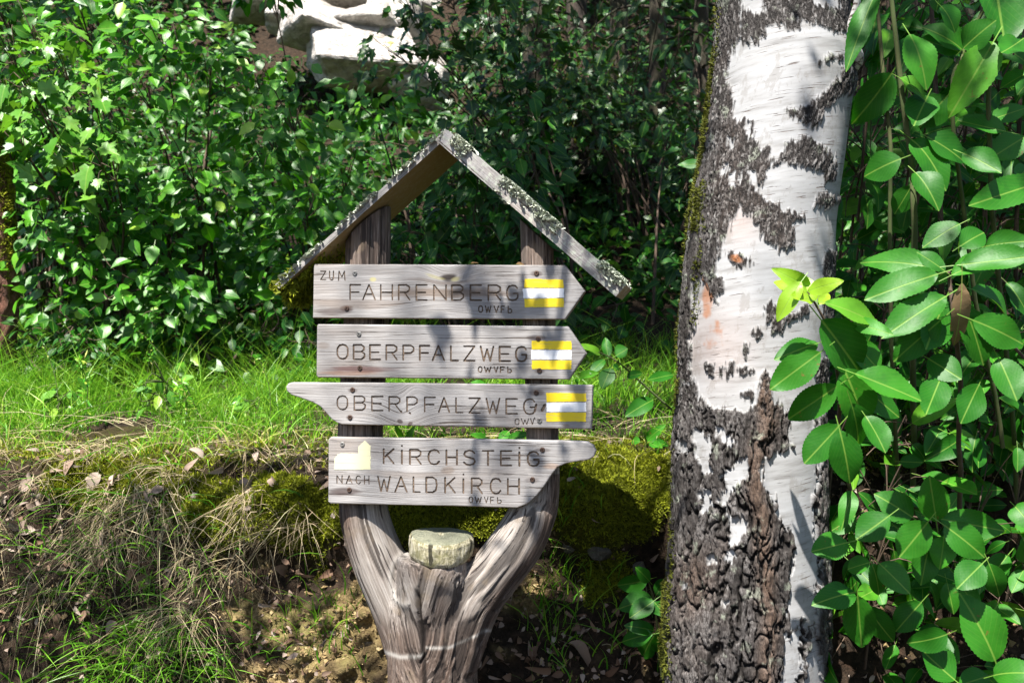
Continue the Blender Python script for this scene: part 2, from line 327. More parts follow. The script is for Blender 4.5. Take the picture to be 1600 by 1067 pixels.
def plain(name, c, rough=0.6, metal=0.0, nz=None):
    m, nt, b = newmat(name); q = NT(nt)
    col = q.mix(q.math('MULTIPLY', q.step(q.noise(q.map(q.obj(), nz[0]), nz[1], 4), nz[3], nz[4]), 1.0), (*c,), (*nz[2],)) if nz else (*c, 1)
    q.put(b.inputs['Base Color'], col); b.inputs['Roughness'].default_value = rough; b.inputs['Metallic'].default_value = metal; return m
M['groove'] = plain('carved_groove', (0.085, 0.058, 0.04), 0.9, nz=((60, 60, 200), 1.0, (0.20, 0.145, 0.105), 0.45, 0.7))
M['screw'] = plain('rusty_screw', (0.09, 0.055, 0.04), 0.6, 0.5, nz=((1, 1, 1), 300, (0.035, 0.02, 0.016), 0.45, 0.6))
M['steel'] = plain('steel_screw', (0.28, 0.27, 0.26), 0.5, 0.6, nz=((1, 1, 1), 300, (0.12, 0.11, 0.10), 0.45, 0.6))
M['yellow'] = plain('yellow_paint', (0.76, 0.57, 0.010), 0.55, nz=((22, 20, 260), 1.0, (0.50, 0.40, 0.12), 0.56, 0.70))
M['white'] = plain('white_paint', (0.82, 0.82, 0.84), 0.55, nz=((20, 20, 200), 1.0, (0.62, 0.61, 0.6), 0.60, 0.76))
M['cream'] = plain('faded_cream_paint', (0.56, 0.545, 0.36), 0.7, nz=((9, 20, 240), 1.0, (0.42, 0.38, 0.26), 0.57, 0.68))

# ============================ the ground: one sheet from the path up the bank to the hill ============================
PROF = np.array([(-45, 0), (-3, 0), (-0.75, 0.0), (-0.2, 0.06), (0.16, 0.30), (0.33, 0.60), (0.45, 0.90), (0.54, 1.10), (0.585, 1.185), (0.66, 1.212), (0.80, 1.23), (1.2, 1.27), (2.0, 1.42), (3.0, 1.85), (5, 2.85), (7, 3.6), (9.5, 6.2), (14, 8.5), (40, 10), (90, 10)], float)
pl = np.concatenate([[0], np.cumsum(np.linalg.norm(np.diff(PROF, axis=0), axis=1))])
tA, tB = pl[3], pl[11]
ts = np.unique(np.concatenate([np.linspace(0, pl[2], 24), np.linspace(pl[2], tA, 30), np.linspace(tA, tB, 250), np.linspace(tB, pl[14], 60), np.linspace(pl[14], pl[-1], 50)]))
xs = np.unique(np.concatenate([np.linspace(-45, -3, 25), np.linspace(-3, -1.75, 40), np.linspace(-1.75, 1.1, 360), np.linspace(1.1, 3, 60), np.linspace(3, 45, 25)]))
TT, XX = np.meshgrid(ts, xs, indexing='ij')
Yp = np.interp(TT, pl, PROF[:, 0]); Zp = np.interp(TT, pl, PROF[:, 1])
def smoothrow(A, k=5):
    for _ in range(k): A[1:-1] = 0.25 * A[:-2] + 0.5 * A[1:-1] + 0.25 * A[2:]
    return A
fine = (ts > tA) & (ts < tB)
dY, dZ = np.gradient(Yp, axis=0), np.gradient(Zp, axis=0); NY, NZ = -dZ, dY; ln = np.sqrt(NY ** 2 + NZ ** 2) + 1e-9; NY /= ln; NZ /= ln
NY = smoothrow(NY); NZ = smoothrow(NZ)
G0 = np.stack([XX, Yp, Zp], -1); U0, V0 = proj(G0); facew = sm(0.05, 0.4, Zp) * (1 - sm(1.2, 1.25, Zp)) * sm(-0.2, 0.1, Yp)
def lf(P, s, o, seed): return fbm(P * s, o, seed) - 0.5
moss_d = np.maximum.reduce([1.25 * ell(U0, V0, 945, 775, 110, 72), ell(U0, V0, 440, 805, 150, 52), ell(U0, V0, 690, 800, 110, 45), 0.8 * ell(U0, V0, 230, 765, 170, 45), 0.55 * ell(U0, V0, 960, 900, 60, 60)])
clay_d = np.maximum.reduce([ell(U0, V0, 500, 1000, 120, 80), 0.9 * ell(U0, V0, 560, 960, 60, 60), 0.7 * ell(U0, V0, 380, 960, 60, 60), 0.75 * ell(U0, V0, 815, 935, 50, 45), ell(U0, V0, 480, 1060, 140, 40)])
mossM = sm(0.22, 0.5, moss_d + 0.8 * lf(G0, 9, 4, 3)) * facew + sm(1.15, 1.2, Zp) * 0.25 * (Yp < 1.0)
clayM = sm(0.25, 0.8, clay_d + 1.5 * lf(G0, 16, 5, 5)) * facew * (1 - mossM)
overh = 0.085 * ell(U0, V0, 945, 790, 130, 58) - 0.10 * ell(U0, V0, 940, 900, 140, 60) + 0.06 * ell(U0, V0, 440, 800, 170, 55) - 0.06 * ell(U0, V0, 450, 900, 150, 45) + 0.05 * ell(U0, V0, 330, 960, 60, 45) + 0.05 * ell(U0, V0, 120, 900, 150, 120)
_f1, _f2, _c = worley(G0 * 16, 9); _g1, _g2, _ = worley(G0 * 42, 19)
clod = (np.clip(_f2 - _f1, 0, 0.6) - 0.25) * 0.055 + (np.clip(_g2 - _g1, 0, 0.6) - 0.25) * 0.022
disp = facew * (overh * 1.0 + 0.16 * lf(G0, 2.5, 3, 1) + 0.07 * lf(G0, 9, 4, 2) + clod * (0.35 + 1.0 * clayM) * (1 - 0.6 * mossM) + mossM * (0.025 * (1 - worley(G0 * 24, 29)[0]) + .01 * lf(G0, 60, 3, 8)))
top = (Yp > 0.7) * (Zp > 1.15); disp = disp + top * (0.12 * lf(G0, 1.3, 3, 4) + 0.03 * lf(G0, 12, 3, 6)) * sm(0.7, 1.0, Yp) + sm(4, 9, Yp) * 2.0 * lf(G0, 0.35, 4, 14) + (1 - facew) * 0.02 * lf(G0, 8, 3, 12) * (Zp < 1)
G = G0 + np.stack([0.35 * facew * 0.05 * lf(G0, 20, 2, 33), NY * disp, NZ * disp], -1)
def ground_mat():
    m, nt, b = newmat('bank_earth'); q = NT(nt); co = q.obj(); ms, cl = q.attr('mossM'), q.attr('clayM'); hl = q.attr('crev')
    f = q.noise(co, 38, 8, 0.7); soil = q.ramp(f, [(0.3, (0.008, 0.006, 0.004)), (0.5, (0.026, 0.018, 0.012)), (0.70, (0.07, 0.046, 0.03))])
    soil = q.mix(q.math('MULTIPLY', q.step(q.noise(co, 17, 6, .7, 1.0), 0.48, 0.72), .6), soil, (0.06, 0.033, 0.02))
    clay = q.ramp(q.noise(co, 60, 6, 0.7), [(0.28, (0.07, 0.046, 0.022)), (0.48, (0.20, 0.145, 0.065)), (0.7, (0.38, 0.29, 0.14))])
    clay = q.mix(q.math('MULTIPLY', q.step(q.noise(co, 7, 3), 0.48, 0.62), 0.6), clay, (0.16, 0.15, 0.05))
    mos = q.ramp(q.noise(co, 85, 5, 0.7), [(0.3, (0.018, 0.02, 0.003)), (0.55, (0.07, 0.075, 0.006)), (0.72, (0.14, 0.13, 0.012))])
    col = q.mix(cl, soil, clay); col = q.mix(ms, col, mos)
    nt.links.new(col, b.inputs['Base Color']); b.inputs['Roughness'].default_value = 0.95; b.inputs['Specular IOR Level'].default_value = 0.15
    q.bump(b, q.math('ADD', f, q.noise(co, 160, 4, 0.7)), 0.012, 0.9); return m
gb = MB(); gb.add(G, gridq(len(ts), len(xs)), mossM=mossM.ravel(), clayM=clayM.ravel(), crev=np.zeros(mossM.size))
tag(gb.build('ground', ground_mat()), 'earth bank rising behind the signpost up to a wooded hillside', kind='structure')
gN = np.cross(np.gradient(G, axis=1), np.gradient(G, axis=0)); gN = nrm(gN); gN *= np.where(gN[..., 2:3] < -0.5, -1, 1)
if gN[len(ts) // 2, :, 2].mean() < 0: gN = -gN
gU, gV = proj(G)
def sample_ground(n, prob, win=None):
    """n random points of the sheet, kept with the given probability field; area weighted"""
    A = prob.copy(); dx = np.gradient(xs)[None]; dt = np.gradient(ts)[:, None]; A = A * dx * dt; A[-1] = 0; A[:, -1] = 0
    c = np.cumsum(A.ravel()); i = np.searchsorted(c, R.uniform(0, c[-1], n)); i = np.clip(i, 0, A.size - 1)
    r, k = np.divmod(i, len(xs)); r = np.clip(r, 0, len(ts) - 2); k = np.clip(k, 0, len(xs) - 2)
    a, b_ = R.uniform(0, 1, (2, n, 1))
    P = G[r, k] * (1 - a) * (1 - b_) + G[r + 1, k] * a * (1 - b_) + G[r, k + 1] * (1 - a) * b_ + G[r + 1, k + 1] * a * b_
    return P, gN[r, k]
def ground_z(x, y):
    j = np.argmin(abs(xs - x)); i = np.argmin(abs(G[:, j, 1] - y) + (G[:, j, 2] < -1)); return G[i, j, 2]
inview = (gU > -60) & (gU < 1660) & (gV > 400) & (gV < 1120)

# moss cushions
mb = MB(); P, Nn = sample_ground(52000, mossM * facew * inview * (Yp < 0.9)); add_tufts(mb, P, Nn + np.array([0, -.1, .25]), R.uniform(0.006, 0.014, len(P)), 3)
tag(mb.build('bank_moss', M['moss'], smooth=False), 'olive green moss cushions over the top of the bank', kind='stuff')
# green grass on the bank top and in the bottom left corner
gd = (Yp > 0.60) * (Yp < 2.6) * (Zp > 1.14) * (gU > -80) * (gU < 1080); gd = gd * sm(0.36, 0.62, fbm(G * 4.5, 3, 41)) * (0.35 + 1.1 * sm(0.6, 0.9, Yp)) * (1 - .6 * sm(1.3, 2.2, Yp))
gd = gd * (1 - 0.75 * ell(gU, gV, 960, 690, 90, 40))
mb = MB(); P, Nn = sample_ground(19000, gd); n = len(P)
Lg = R.gamma(5, 0.026, n) * (0.65 + 0.6 * sm(0.8, 1.6, P[:, 1])) * np.where(P[:, 0] > 0.05, 0.7, 1.0)
add_blades(mb, P, np.stack([R.normal(0, .35, n), R.normal(-.1, .3, n), np.ones(n)], -1), Lg, R.uniform(0.0008, 0.0026, n), np.stack([R.normal(0.05, .42, n), R.normal(-.15, .3, n), -R.uniform(0, .5, n)], -1), 4, rnd=np.clip(R.uniform(0, .92, n) + .3 * (1 - sm(.66, .95, P[:, 1])) + .25 * (fbm(P * 5, 3, 43) - .5), 0, 1))
d2 = facew * np.maximum(ell(gU, gV, 240, 1040, 130, 70), 0.35 * ell(gU, gV, 160, 900, 160, 120)) * (1 - clayM)
P, Nn = sample_ground(1200, d2); n = len(P)
add_blades(mb, P, np.stack([R.normal(0, .5, n), R.normal(-.6, .3, n), R.uniform(.3, 1, n)], -1), R.uniform(.05, .17, n), R.uniform(.001, .003, n), np.stack([R.normal(0, .4, n), R.normal(-.2, .2, n), -R.uniform(.3, .9, n)], -1), 4, rnd=R.uniform(0, .7, n))
d3 = facew * np.maximum.reduce([ell(gU, gV, 875, 930, 40, 120), 0.6 * ell(gU, gV, 500, 980, 60, 60), 0.4 * ell(gU, gV, 940, 1000, 80, 60)])
P, Nn = sample_ground(380, d3); n = len(P)
add_blades(mb, P, np.stack([R.normal(0, .35, n), R.normal(-.4, .2, n), np.ones(n)], -1), R.uniform(.04, .15, n), R.uniform(.001, .0025, n), np.stack([R.normal(0, .3, n), R.normal(-.1, .1, n), -R.uniform(.1, .4, n)], -1), 4, rnd=R.uniform(.2, .9, n))
tag(mb.build('grass', M['grass']), 'bright green grass growing along the top of the bank', kind='stuff')
# dead grass hanging over the edge
mb = MB(); tuftP, _ = sample_ground(42, facew * (gU > -60) * (gU < 500) * (gV > 700) * (gV < 990) * (1 - 0.7 * clayM) * (1 - .85 * ell(gU, gV, 440, 800, 110, 50))); 
c = [tuftP[R.randint(len(tuftP), size=2100)] + R.normal(0, .024, (2100, 3)) * [1.3, .3, .8]]; P = c[0]; n = len(P)
add_blades(mb, P + [0, -.01, 0.0], np.stack([R.normal(-.2, .7, n), R.normal(-.75, .3, n), R.normal(.1, .5, n)], -1), R.gamma(4, .036, n), R.uniform(.0004, .0012, n), np.stack([R.normal(-.2, .5, n), R.normal(.25, .2, n), -R.uniform(.6, 1.3, n)], -1), 5, rnd=R.beta(2, 2, n))
P, _ = sample_ground(900, facew * ((gU > 780) * (gU < 1040) * (gV > 850) + 0.25 * (gU < 1040) * (gV > 700))); n = len(P)
add_blades(mb, P, np.stack([R.normal(0, .7, n), R.normal(-.5, .3, n), R.normal(.1, .6, n)], -1), R.uniform(.05, .2, n), R.uniform(.0006, .0014, n), np.stack([R.normal(0, .4, n), R.normal(0, .2, n), -R.uniform(.2, .8, n)], -1), 4, rnd=R.uniform(0, .9, n))
P, _ = sample_ground(900, (Yp > .58) * (Yp < 1.3) * (gU > -60) * (gU < 1060)); n = len(P)
add_blades(mb, P, np.stack([R.normal(0, .6, n), R.normal(-.5, .3, n), R.uniform(.1, .8, n)], -1), R.uniform(.08, .25, n), R.uniform(.0008, .0018, n), np.stack([R.normal(0, .5, n), R.normal(-.2, .2, n), -R.uniform(.2, .8, n)], -1), 4, rnd=R.uniform(.4, .9, n))
tag(mb.build('dead_grass', M['straw']), 'straw coloured dead grass hanging down the bank face', kind='stuff')
# litter too fine to count
mb = MB(); ld = facew * inview * (1 - .8 * mossM) * (0.15 + sm(0.5, 0.62, fbm(G * 6, 3, 51)) + 1.2 * ell(gU, gV, 920, 1000, 120, 80) + .8 * ell(gU, gV, 20, 820, 60, 60)); P, Nn = sample_ground(1500, ld); n = len(P)
add_leaves(mb, P + Nn * .006, R.normal(0, 1, (n, 3)), Nn + R.normal(0, .5, (n, 3)), R.uniform(.012, .03, n), R.uniform(.008, .018, n), 'bush', .8, .9)
tag(mb.build('leaf_litter', M['litter']), 'small brown leaf scraps and needles on the bank', kind='stuff')
mb = MB(); gc = (Yp > 2.7) * (Yp < 8.5) * (abs(XX) < 1.2 + .62 * (Yp + 2.4)) * (1 - (gU > 380) * (gU < 740) * (gV < 150) * (Yp > 6.2)) * 1.0; P, Nn = sample_ground(30000, gc / (1 + .25 * np.abs(Yp) ** 1.5)); n = len(P)
add_leaves(mb, P + np.stack([R.normal(0, .03, n), R.normal(0, .03, n), R.beta(1, 2, n) * .3], -1), R.normal(0, 1, (n, 3)) + [0, -.5, -.4], R.normal(0, .5, (n, 3)) + [0, -.5, 1], R.uniform(.05, .11, n), R.uniform(.03, .065, n), 'bush', .3, .3)
tag(mb.build('ground_cover', M['shade_green']), 'low dark leafy ground cover over the slope under the shrubs', kind='stuff')
mb = MB(); P, Nn = sample_ground(2600, facew * inview * (clayM + .22 * sm(.5, .6, fbm(G * 8, 3, 53)) * (1 - mossM))); n = len(P)
O = np.array([(1, 0, 0), (-1, 0, 0), (0, 1, 0), (0, -1, 0), (0, 0, 1), (0, 0, -1)], float); OF = np.array([(0, 2, 4), (2, 1, 4), (1, 3, 4), (3, 0, 4), (2, 0, 5), (1, 2, 5), (3, 1, 5), (0, 3, 5)])
sz = R.gamma(2.2, .0014, n)[:, None, None] + .0012; V = P[:, None] + (O[None] + R.normal(0, .35, (n, 6, 3))) * sz; mb.add(V, (OF[None] + 6 * np.arange(n)[:, None, None]).reshape(-1, 3), rnd=np.repeat(np.clip(.25 + .5 * R.uniform(0, 1, n) + .3 * (R.uniform(0, 1, n) > .8), 0, 1), 6))
tag(mb.build('soil_crumbs', simple_rnd('soil_crumb', [(0, (.04, .026, .015)), (.4, (.13, .088, .045)), (.75, (.26, .19, .09)), (1, (.40, .31, .17))], .95, spec=.15), smooth=False), 'crumbs of yellow and brown earth on the bare bank face', kind='stuff')
# larger fallen leaves, one object each
def fallen(n, prob, label, group, lo=.028, hi=.05, rl=(0.3, 1)):
    P, Nn = sample_ground(n, prob)
    for i in range(n):
        mb = MB(); nn = nrm(Nn[i] + R.normal(0, .45, 3)); L = R.uniform(lo, hi)
        add_leaves(mb, np.zeros((1, 3)), R.normal(0, 1, (1, 3)) + [[0, -.4, -.5]], nn[None], L, L * R.uniform(.5, .75), 'big', .85, .9, rnd=R.uniform(*rl))
        o = mb.build('fallen_leaf', M['litter']); o.location = P[i] + Nn[i] * 0.012; tag(o, label, 'leaf', group)
base = facew * inview
fallen(34, base * (gU > 100) * (gU < 520) * (gV > 705) * (gV < 775), 'pale dry leaf lying on the mossy bank edge left of the signs', 'dry leaves along the mossy bank edge', rl=(.45, 1))
fallen(16, base * (gU < 70) * (gU > 0) * (gV > 740) * (gV < 880), 'pale dry leaf heaped on the bank at the left margin', 'dry leaves heaped at the left margin', rl=(.5, 1))
fallen(9, base * (gU > 460) * (gU < 530) * (gV > 715) * (gV < 800), 'brown curled leaf on moss just left of the lowest sign board', 'brown leaves beside the lowest board')
fallen(26, base * (gU > 30) * (gU < 330) * (gV > 860) * (gV < 1050), 'brown leaf caught in the dead grass on the lower left bank', 'leaves in the dead grass', rl=(.1, .7))
fallen(9, base * (gU > 420) * (gU < 590) * (gV > 870) * (gV < 960), 'rust brown leaf stuck on bare soil left of the post', 'rust leaves on the bare soil', rl=(0, .5))
fallen(22, base * (gU > 770) * (gU < 1030) * (gV > 930) * (gV < 1067), 'brown leaf in the shady litter between post and birch', 'leaves in the shady litter', .026, .046, (0, .4))
mb = MB(); add_leaves(mb, np.zeros((1, 3)), [[.9, -.35, -.25]], [[0.1, -.35, .9]], .09, .042, 'hero', 1.3, .9, rnd=.5)
o = mb.build('fallen_leaf', M['litter']); o.location = px(888, 1005, .36); tag(o, 'largest pale papery leaf lying low between post and birch', 'leaf')

# ============================ stones in the bank, boulders on the hill ============================
def rock(name, size, label, group=None, seed=0, sub=4, cuts=7, mat=None, loc=(0, 0, 0)):
    r = np.random.RandomState(seed); bm = bmesh.new(); tilt = math.radians(r.uniform(-38, -18)) if mat is None else 0
    pts = [np.array([a, b, c]) * r.uniform(.5, 1.05, 3) for a in (-1, 1) for b in (-1, 1) for c in (-1, 1)] * (mat is None) + [nrm(r.normal(0, 1, 3)) * r.uniform(.9, 1.15) for _ in range(cuts + 10 * (mat is not None))]
    for p in pts: bm.verts.new(p)
    h = bmesh.ops.convex_hull(bm, input=bm.verts[:]); bmesh.ops.delete(bm, geom=[v for v in bm.verts if not v.link_faces], context='VERTS')
    bmesh.ops.bevel(bm, geom=bm.edges[:], offset=.05, segments=1, affect='EDGES'); bmesh.ops.triangulate(bm, faces=bm.faces[:])
    for _ in range(sub): bmesh.ops.subdivide_edges(bm, edges=[e for e in bm.edges if e.calc_length() > .12], cuts=1); bmesh.ops.triangulate(bm, faces=bm.faces[:])
    bm.verts.index_update(); V = np.array([v.co[:] for v in bm.verts]); F = np.array([[v.index for v in f.verts] for f in bm.faces]); bm.free()
    V = V @ np.array(Matrix.Rotation(r.uniform(-.5, .5), 3, 'Z') @ Matrix.Rotation(r.uniform(-.3, .3), 3, 'Y') @ Matrix.Rotation(tilt, 3, 'X')).T * np.array(size) * .5; V = V + nrm(V) * ((fbm(V * 7.0 / max(size) + seed, 5, seed) - .5) * max(size) * .07)[:, None]
    mb = MB(); mb.add(V, F); o = mb.build(name, mat or M['rock'], smooth=False); o.location = loc; return tag(o, label, 'rock', group)
def stone_mat(c):
    m, nt, b = newmat('field_stone'); q = NT(nt); f = q.noise(q.obj(), 40, 6, .7); nt.links.new(q.ramp(f, [(.3, tuple(.35 * x for x in c)), (.6, c), (.75, (.4, .42, .36))]), b.inputs['Base Color'])
    b.inputs['Roughness'].default_value = .95; q.bump(b, f, .02); return m
M['stone'] = stone_mat((0.12, 0.11, 0.085))
M['tan'] = stone_mat((0.28, 0.21, 0.13))
rock('stone', (.10, .10, .055), 'grey lichened stone under the mossy overhang right of the post', seed=3, mat=M['stone'], loc=px(935, 862, .50))
rock('stone', (.08, .08, .06), 'small grey stone under the moss nearest the post', seed=5, mat=M['stone'], loc=px(885, 850, .50))
rock('stone', (.04, .06, .05), 'lichened upright stone in the bank close to the birch', seed=8, mat=M['stone'], loc=px(1000, 888, .46))
rock('stone', (.075, .06, .05), 'tan angular stone at the lower edge beside post', seed=13, mat=M['tan'], loc=px(575, 1000, .37))
for k, (u, v, Y, sx_, sy_, sz_, lab) in enumerate([
    (560, 92, 6.7, 1.1, .8, .55, 'largest sunlit granite block on the hillside above the bushes'), (500, 42, 6.9, .75, .8, .42, 'white granite block resting on the large sunlit slab'),
    (580, 48, 7.0, .6, .8, .36, 'flat granite block beside the dark gap at top'), (450, 25, 7.1, .42, .6, .34, 'small granite block at the left end of the outcrop'),
    (625, 40, 7.1, .6, .8, .7, 'tilted granite block half hidden by maple leaves'), (545, -10, 7.5, 1.6, .8, .45, 'granite block topmost on the outcrop cut off by the frame'),
    (405, -5, 7.3, .6, .7, .5, 'granite block behind the leaves at the outcrop left edge'), (660, 128, 6.8, .5, .6, .5, 'low granite block right of the largest slab')]):
    rock('boulder', (sx_ * 1.05, sy_, sz_ * 1.1), lab, 'granite blocks on the hillside', 60 + k, 4, 4, loc=px(u, v, Y))

# ============================ foliage builders ============================
SPRAY = []
def spray_pts(c, n, rad, L, up=1.0, face=0.6, jit=0.45, flat=0.45):
    """leaf bases, directions and normals of one spray of twigs round c"""
    a = R.uniform(0, 2 * math.pi, n); r = rad * np.sqrt(R.uniform(0.02, 1, n))
    off = np.stack([r * np.cos(a), r * np.sin(a) * .8, R.normal(0, rad * flat, n) - 0.35 * r], -1)
    d = np.stack([np.cos(a), np.sin(a) * .7, -0.55 + R.normal(0, .35, n)], -1) + R.normal(0, .35, (n, 3)) + np.array([0, -.25, 0])
    nv = np.array([0, -face, up]) + R.normal(0, jit, (n, 3)) + np.array([-.1, -.1, .1]) + 0.3 * off / rad
    return c + off, d, nv
def shrub(name, label, cat, root, sprays, mat, L=.06, tpl='bush', per=46, rad=.16, ratio=.6, stem='twig', group=None, nst=None, **kw):
    t = thing(name, label, cat, root, 0, group); root = np.asarray(root); fb = MB(); sb = MB()
    for k, c in enumerate(sprays):
        c = np.asarray(c, float); n = int(per * R.uniform(.7, 1.3)); b, d, nv = spray_pts(c - root, n, rad * R.uniform(.8, 1.3), L, **kw)
        Ls = L * R.uniform(.55, 1.25, n); add_leaves(fb, b, d, nv, Ls, Ls * ratio * R.uniform(.85, 1.15, n), tpl, .28, .22)
        if nst is None or k < nst:
            p0 = np.array([R.normal(0, .06), R.normal(0, .06), -.05]); p3 = c - root; mid = p0 * .4 + p3 * .6 + np.array([0, .1, .12]) * min(1, np.linalg.norm(p3) / .7)
            tube(sb, smooth_path([p0, p0 * .8 + p3 * np.array([.25, .2, .45]), mid, p3], 4), np.linspace(.011, .002, 13), 5, False)
            for _ in range(4):
                j = R.randint(n); tube(sb, smooth_path([mid * .3 + p3 * .7, (p3 + b[j]) / 2 + R.normal(0, .02, 3), b[j]], 3), np.linspace(.003, .001, 7), 4, False)
    fb.build('foliage', mat, t); sb.build('stems', M[stem], t); return t
def region(n, u0, u1, v0, v1, y0, y1):
    """jittered cover of a picture region at a range of distances"""
    out = []
    k = max(1, int(math.sqrt(n * (u1 - u0) / (v1 - v0)))); m = max(1, n // k)
    for i in range(k):
        for j in range(m):
            u = u0 + (i + R.uniform(0, 1)) * (u1 - u0) / k; v = v0 + (j + R.uniform(0, 1)) * (v1 - v0) / m
            out.append(px(u, v, R.uniform(y0, y1)))
    return out
def by_root(sprays, roots):
    S_ = np.array(sprays); Rt = np.array(roots); k = np.argmin(abs(S_[:, None, 0] - Rt[None, :, 0]) + .6 * abs(S_[:, None, 1] - Rt[None, :, 1]), 1)
    return [[S_[i] for i in np.where(k == j)[0]] for j in range(len(roots))]

# left thicket: five hazel shrubs, a sunlit maple in front at the margin
hot = [(90, 215), (60, 130), (20, 60), (160, 200), (130, 95), (215, 300), (175, 335), (245, 335), (120, 340), (340, 300), (310, 270), (385, 235), (300, 240), (430, 225), (360, 160), (300, 60), (245, 30), (180, 30), (60, 330), (90, 400), (170, 395), (215, 440), (270, 430), (300, 470), (265, 505), (190, 470), (470, 320), (520, 330), (430, 360), (470, 410), (540, 265), (230, 130), (400, 110), (450, 170), (330, 100), (110, 10)]
spl = [px(u + R.normal(0, 6), v + R.normal(0, 6), R.uniform(1.75, 2.05)) for u, v in hot]
spl += region(110, -120, 600, -80, 520, 2.2, 2.8) + region(90, -150, 640, -60, 540, 2.8, 3.6)
def gate(l, lim, s, keep=0):
    out = []
    for i, p in enumerate(l):
        u, v = proj(p)
        if i < keep or fbm(np.array([[u / 150., v / 95., s]]), 3, 111)[0] > lim: out.append(p)
    return out
spl = gate(spl, .455, 1.0, len(hot))
spl = [p for p in spl if not (430 < proj(p)[0] < 700 and proj(p)[1] < 138)]
roots = [(-2.2, 2.5, 1.5), (-1.55, 2.35, 1.48), (-1.0, 2.45, 1.5), (-.45, 2.6, 1.55), (-1.3, 3.1, 1.8)]
labs = ['green hazel shrub at far left beside the pine trunk', 'brightly sunlit hazel shrub behind the grass on the left', 'hazel shrub with drooping leaves between sunlit shrub and sign roof', 'dark green hazel shrub directly behind the left roof board', 'tall hazel shrub behind the others below the pale rocks']
for r, s_, l in zip(roots, by_root(spl, roots), labs):
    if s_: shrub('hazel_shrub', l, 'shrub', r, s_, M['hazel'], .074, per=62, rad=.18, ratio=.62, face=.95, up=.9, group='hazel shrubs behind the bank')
low = gate(region(46, -100, 500, 490, 585, 1.6, 2.0), .44, 9.0)
for r, s_, l in zip([(-1.9, 1.9, 1.4), (-1.2, 1.85, 1.4), (-.7, 1.85, 1.4)], by_root(low, [(-1.9, 1.9, 1.4), (-1.2, 1.85, 1.4), (-.7, 1.85, 1.4)]), ['low dark bramble behind the grass at the far left', 'low dark bramble behind the grass under the brightest shrub', 'low dark bramble behind the grass left of the boards']):
    if s_: shrub('bramble', l, 'shrub', r, s_, M['shade_green'], .06, per=34, rad=.13, ratio=.62, group='brambles behind the grass')
# shaded thicket behind the signs
spr = region(60, 560, 1120, 200, 560, 2.1, 2.7) + region(60, 540, 1130, 180, 560, 2.7, 3.4) + region(26, 640, 1000, 230, 420, 2.0, 2.3)
spr = gate(spr, .50, 5.0)
roots = [(-.2, 2.4, 1.5), (.3, 2.4, 1.5), (.75, 2.5, 1.5), (.3, 3.0, 1.8)]
labs = ['shaded dogwood bush seen under the peak of the sign roof', 'shaded dogwood bush behind the right roof board', 'dark dogwood bush beside the mossy side of the birch', 'dogwood bush farther back behind the sign roof']
for r, s_, l in zip(roots, by_root(spr, roots), labs):
    if s_: shrub('dogwood_bush', l, 'shrub', r, s_, M['shade_green'], .085, per=30, rad=.18, ratio=.62, group='dogwood bushes behind the signs')
# low plants in the deep shade at the back
for k, (u, v, Y, l) in enumerate([(800, 215, 3.9, 'low sapling below the mossy stump'), (1010, 175, 3.6, 'maple sapling between the dark trunks and birch'), (890, 225, 4.2, 'sapling at the foot of the mossy stump'), (1060, 250, 3.4, 'maple sapling close behind the birch trunk')]):
    c = px(u, v, Y); s_ = [c + R.normal(0, .22, 3) * [1.3, 1, .8] for _ in range(12)]
    shrub('sapling', l, 'sapling', (c[0], c[1], ground_z(c[0], c[1])), s_, M['maple' if k % 2 else 'shade_green'], .075, 'maple' if k % 2 else 'bush', 30, .2, .62 if k % 2 == 0 else 1.0, group='saplings in the forest shade')
und = region(40, 560, 1160, -40, 220, 3.4, 4.4) + region(34, 560, 1160, -60, 200, 4.6, 6.0)
und = [p for p in und if not (proj(p)[0] < 740 and proj(p)[1] < 165)]
roots = [(.1, 4.2, 2.4), (.8, 4.2, 2.4), (1.3, 4.4, 2.5), (.6, 5.3, 3.0)]
for r, s_, l in zip(roots, by_root(und, roots), ['dark undergrowth shrub behind the peak of the sign roof', 'dark undergrowth shrub above the mossy stump', 'dark undergrowth shrub between the thin trunks and birch', 'dark undergrowth shrub farthest up the slope']):
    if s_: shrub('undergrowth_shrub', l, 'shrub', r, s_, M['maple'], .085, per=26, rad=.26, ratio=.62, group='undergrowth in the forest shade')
# dark maple branches hanging in from above
mt = [px(u, v, Y) for u, v, Y in [(640, 25, 3.0), (700, 40, 2.9), (760, 20, 3.0), (700, 100, 2.9), (770, 80, 3.1), (650, 85, 3.1), (810, 60, 3.1), (730, 150, 3.0), (790, 140, 3.2), (600, 70, 3.2), (840, 20, 3.2), (690, -30, 3), (780, -30, 3), (860, 90, 3.3), (620, -20, 3.1), (740, 200, 3.1)]]
t = shrub('maple_tree', 'dark maple branches hanging over the pale rocks at top', 'tree', (.15, 4.2, 2.4), mt, M['maple'], .095, 'maple', 20, .17, 1.0)
tb = MB(); tube(tb, smooth_path([(0, 0, -.3), (.03, 0, 1), (-.02, .05, 2.2), (.05, 0, 4), (0, .1, 6.5)], 5), np.linspace(.09, .05, 21), 9); tb.build('trunk', M['trunk'], t)
# bright maple spray in the upper left
ml = [px(u, v, Y) for u, v, Y in [(150, 225, 1.6), (95, 85, 1.65), (60, 170, 1.6), (140, 130, 1.7), (30, 110, 1.6), (175, 250, 1.6), (10, 200, 1.65), (100, 255, 1.6), (45, 40, 1.7), (-40, 140, 1.7)]]
t = shrub('maple_sapling', 'young maple with bright lobed leaves at the upper left', 'sapling', (-1.75, 2.0, 1.45), ml, M['maple_sun'], .09, 'maple', 15, .14, 1.0)

